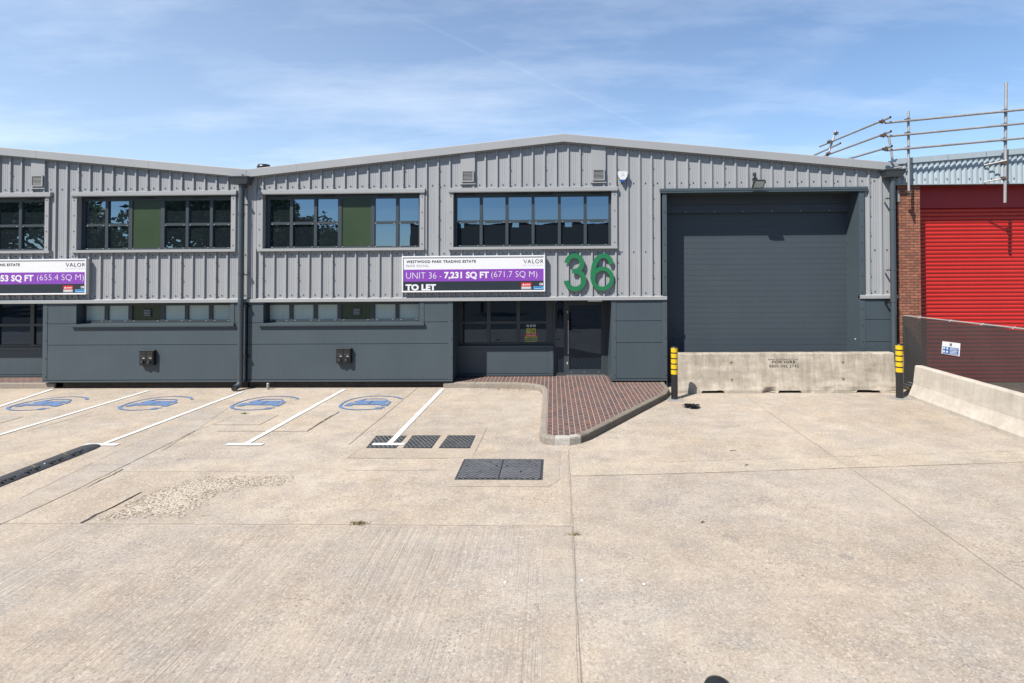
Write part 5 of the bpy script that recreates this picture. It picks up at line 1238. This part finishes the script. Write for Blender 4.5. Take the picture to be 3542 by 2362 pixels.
skinned('shorts', V, E_, Rr, M['shorts'])
skinned('hair', [(0,-.02,1.66),(0,-.01,1.74),(0,.01,1.79)], [(0,1),(1,2)], [(.08,.085),(.09,.10),(.055,.07)], M['hair'])
for sg in (-1, 1): skinned('shoe', [(sg*.12,-.04,.05),(sg*.128,.06,.045),(sg*.135,.17,.035)], [(0,1),(1,2)], [(.05,.05),(.05,.045),(.045,.03)], M['white'])
m = MB(); m.box(px_-.05, px_+.05, py_+.36, py_+.40, 1.36, 1.50, M['black']); o = m.build('remote_control'); set_origin(o, (px_, py_+.38, 1.36)); tag(o, 'black handset held up by the mirrored photographer', 'handset')

# real-world albedo level for all surfaces (the exposure below is set for it)
ALB = .62
for mt in bpy.data.materials:
    if not mt.use_nodes or mt.name.startswith('debris'): continue
    t_ = mt.node_tree
    for nd in [x for x in t_.nodes if x.type == 'BSDF_PRINCIPLED']:
        i_ = nd.inputs['Base Color']
        if i_.is_linked:
            src = i_.links[0].from_socket; o_ = mix(t_, 1.0, src, (ALB, ALB, ALB), 'MULTIPLY'); t_.links.new(o_, i_)

# ================================================================== CAMERA, SUN, SKY
cam = bpy.data.cameras.new('camera'); co = bpy.data.objects.new('camera', cam); col.objects.link(co); sc.camera = co
cam.sensor_fit = 'HORIZONTAL'; cam.sensor_width = 36; cam.lens = FX/3542*36; cam.clip_end = 2000; cam.clip_start = .1
cam.shift_x = -(PX-1771)/3542; cam.shift_y = (PY-1181)/3542
co.location = (0, 0, HC); co.rotation_euler = (PI/2+PIT, 0, YAW)
sd = Vector((.63, .64, -1.10)).normalized()
sun = bpy.data.lights.new('sun', 'SUN'); sun.energy = 5.0; sun.angle = math.radians(.53); sun.color = (1, .955, .89); so = bpy.data.objects.new('sun', sun); col.objects.link(so)
so.rotation_euler = sd.to_track_quat('-Z', 'Y').to_euler(); so.location = (-10, -10, 20)
wd = bpy.data.worlds.new('World'); sc.world = wd; wd.use_nodes = True; nt = wd.node_tree; bg = nt.nodes['Background']
sky = nt.nodes.new('ShaderNodeTexSky'); sky.sky_type = 'NISHITA'; sky.sun_disc = False; sky.sun_elevation = math.asin(-sd.z); sky.sun_rotation = math.atan2(-sd.x, -sd.y) % (2*PI)
sky.air_density = 1.0; sky.dust_density = .15; sky.ozone_density = 2.6; sky.altitude = 50
tc = nt.nodes.new('ShaderNodeTexCoord').outputs['Generated']; sp = nt.nodes.new('ShaderNodeSeparateXYZ'); nt.links.new(tc, sp.inputs[0])
den = mth(nt, 'ADD', mth(nt, 'MAXIMUM', sp.outputs[2], 0), .10); cx = mth(nt, 'DIVIDE', sp.outputs[0], den); cy = mth(nt, 'DIVIDE', sp.outputs[1], den)
cb = nt.nodes.new('ShaderNodeCombineXYZ'); nt.links.new(cx, cb.inputs[0]); nt.links.new(cy, cb.inputs[1])
n1 = noise(nt, mapping(nt, cb.outputs[0], (.55, .9, 1), rot=(0, 0, .5), loc=(2.3, .4, 0)), .55, 8, .62)
n2 = noise(nt, mapping(nt, cb.outputs[0], (.45, 1.5, 1), rot=(0, 0, -.45), loc=(1, 5, 0)), .8, 9, .62)
cl = ramp(nt, mth(nt, 'ADD', mth(nt, 'MULTIPLY', n1, .55), mth(nt, 'MULTIPLY', n2, .45)), [(.46, 0), (.68, 1)])
leftness = ramp_step(nt, mth(nt, 'MULTIPLY', sp.outputs[0], -1), .0, .55)
hz = ramp(nt, sp.outputs[2], [(0, 1), (.10, .85), (.28, .42), (.5, .12)])
amt = mth(nt, 'ADD', mth(nt, 'MULTIPLY', cl, .48), mth(nt, 'MULTIPLY', hz, .26)); amt = mth(nt, 'ADD', amt, mth(nt, 'MULTIPLY', leftness, .13))
def contrail(fa, fb, w, strength):
    a = Vector(ray(*fa)).normalized(); b = Vector(ray(*fb)).normalized(); nrm = a.cross(b).normalized(); mid = (a+b).normalized(); half = a.dot(mid)
    def dot(v):
        n = nt.nodes.new('ShaderNodeVectorMath'); n.operation = 'DOT_PRODUCT'; nt.links.new(tc, n.inputs[0]); n.inputs[1].default_value = v; return n.outputs['Value']
    wob = mth(nt, 'MULTIPLY', mth(nt, 'SUBTRACT', noise(nt, tc, 14, 4), .5), w*2)
    q = mth(nt, 'ABSOLUTE', mth(nt, 'ADD', dot(nrm), wob)); line = mth(nt, 'SUBTRACT', 1.0, ramp_step(nt, q, w*.8, w*.8)); lim = ramp_step(nt, dot(mid), half-.0, .02)
    return mth(nt, 'MULTIPLY', mth(nt, 'MULTIPLY', line, lim), mth(nt, 'MULTIPLY', noise(nt, tc, 9, 5), strength))
amt = mth(nt, 'ADD', amt, contrail((1420,60), (2360,500), .0025, .08)); amt = mth(nt, 'ADD', amt, contrail((2560,380), (2900,100), .03, .14))
amt = mth(nt, 'MULTIPLY', amt, mth(nt, 'ADD', mth(nt, 'MULTIPLY', ramp_step(nt, sp.outputs[1], 0.0, .35), .8), .2)); amt = mth(nt, 'MINIMUM', amt, .95)
skc = mix(nt, amt, mix(nt, 1.0, sky.outputs[0], (.80, 1.0, 1.14), 'MULTIPLY'), (7.6, 8.4, 9.4)); nt.links.new(skc, bg.inputs[0]); bg.inputs[1].default_value = .074
vs = sc.view_settings; vs.view_transform = 'Standard'; vs.look = 'None'; vs.exposure = .96; vs.gamma = 1.0
sc.cycles.max_bounces = 6
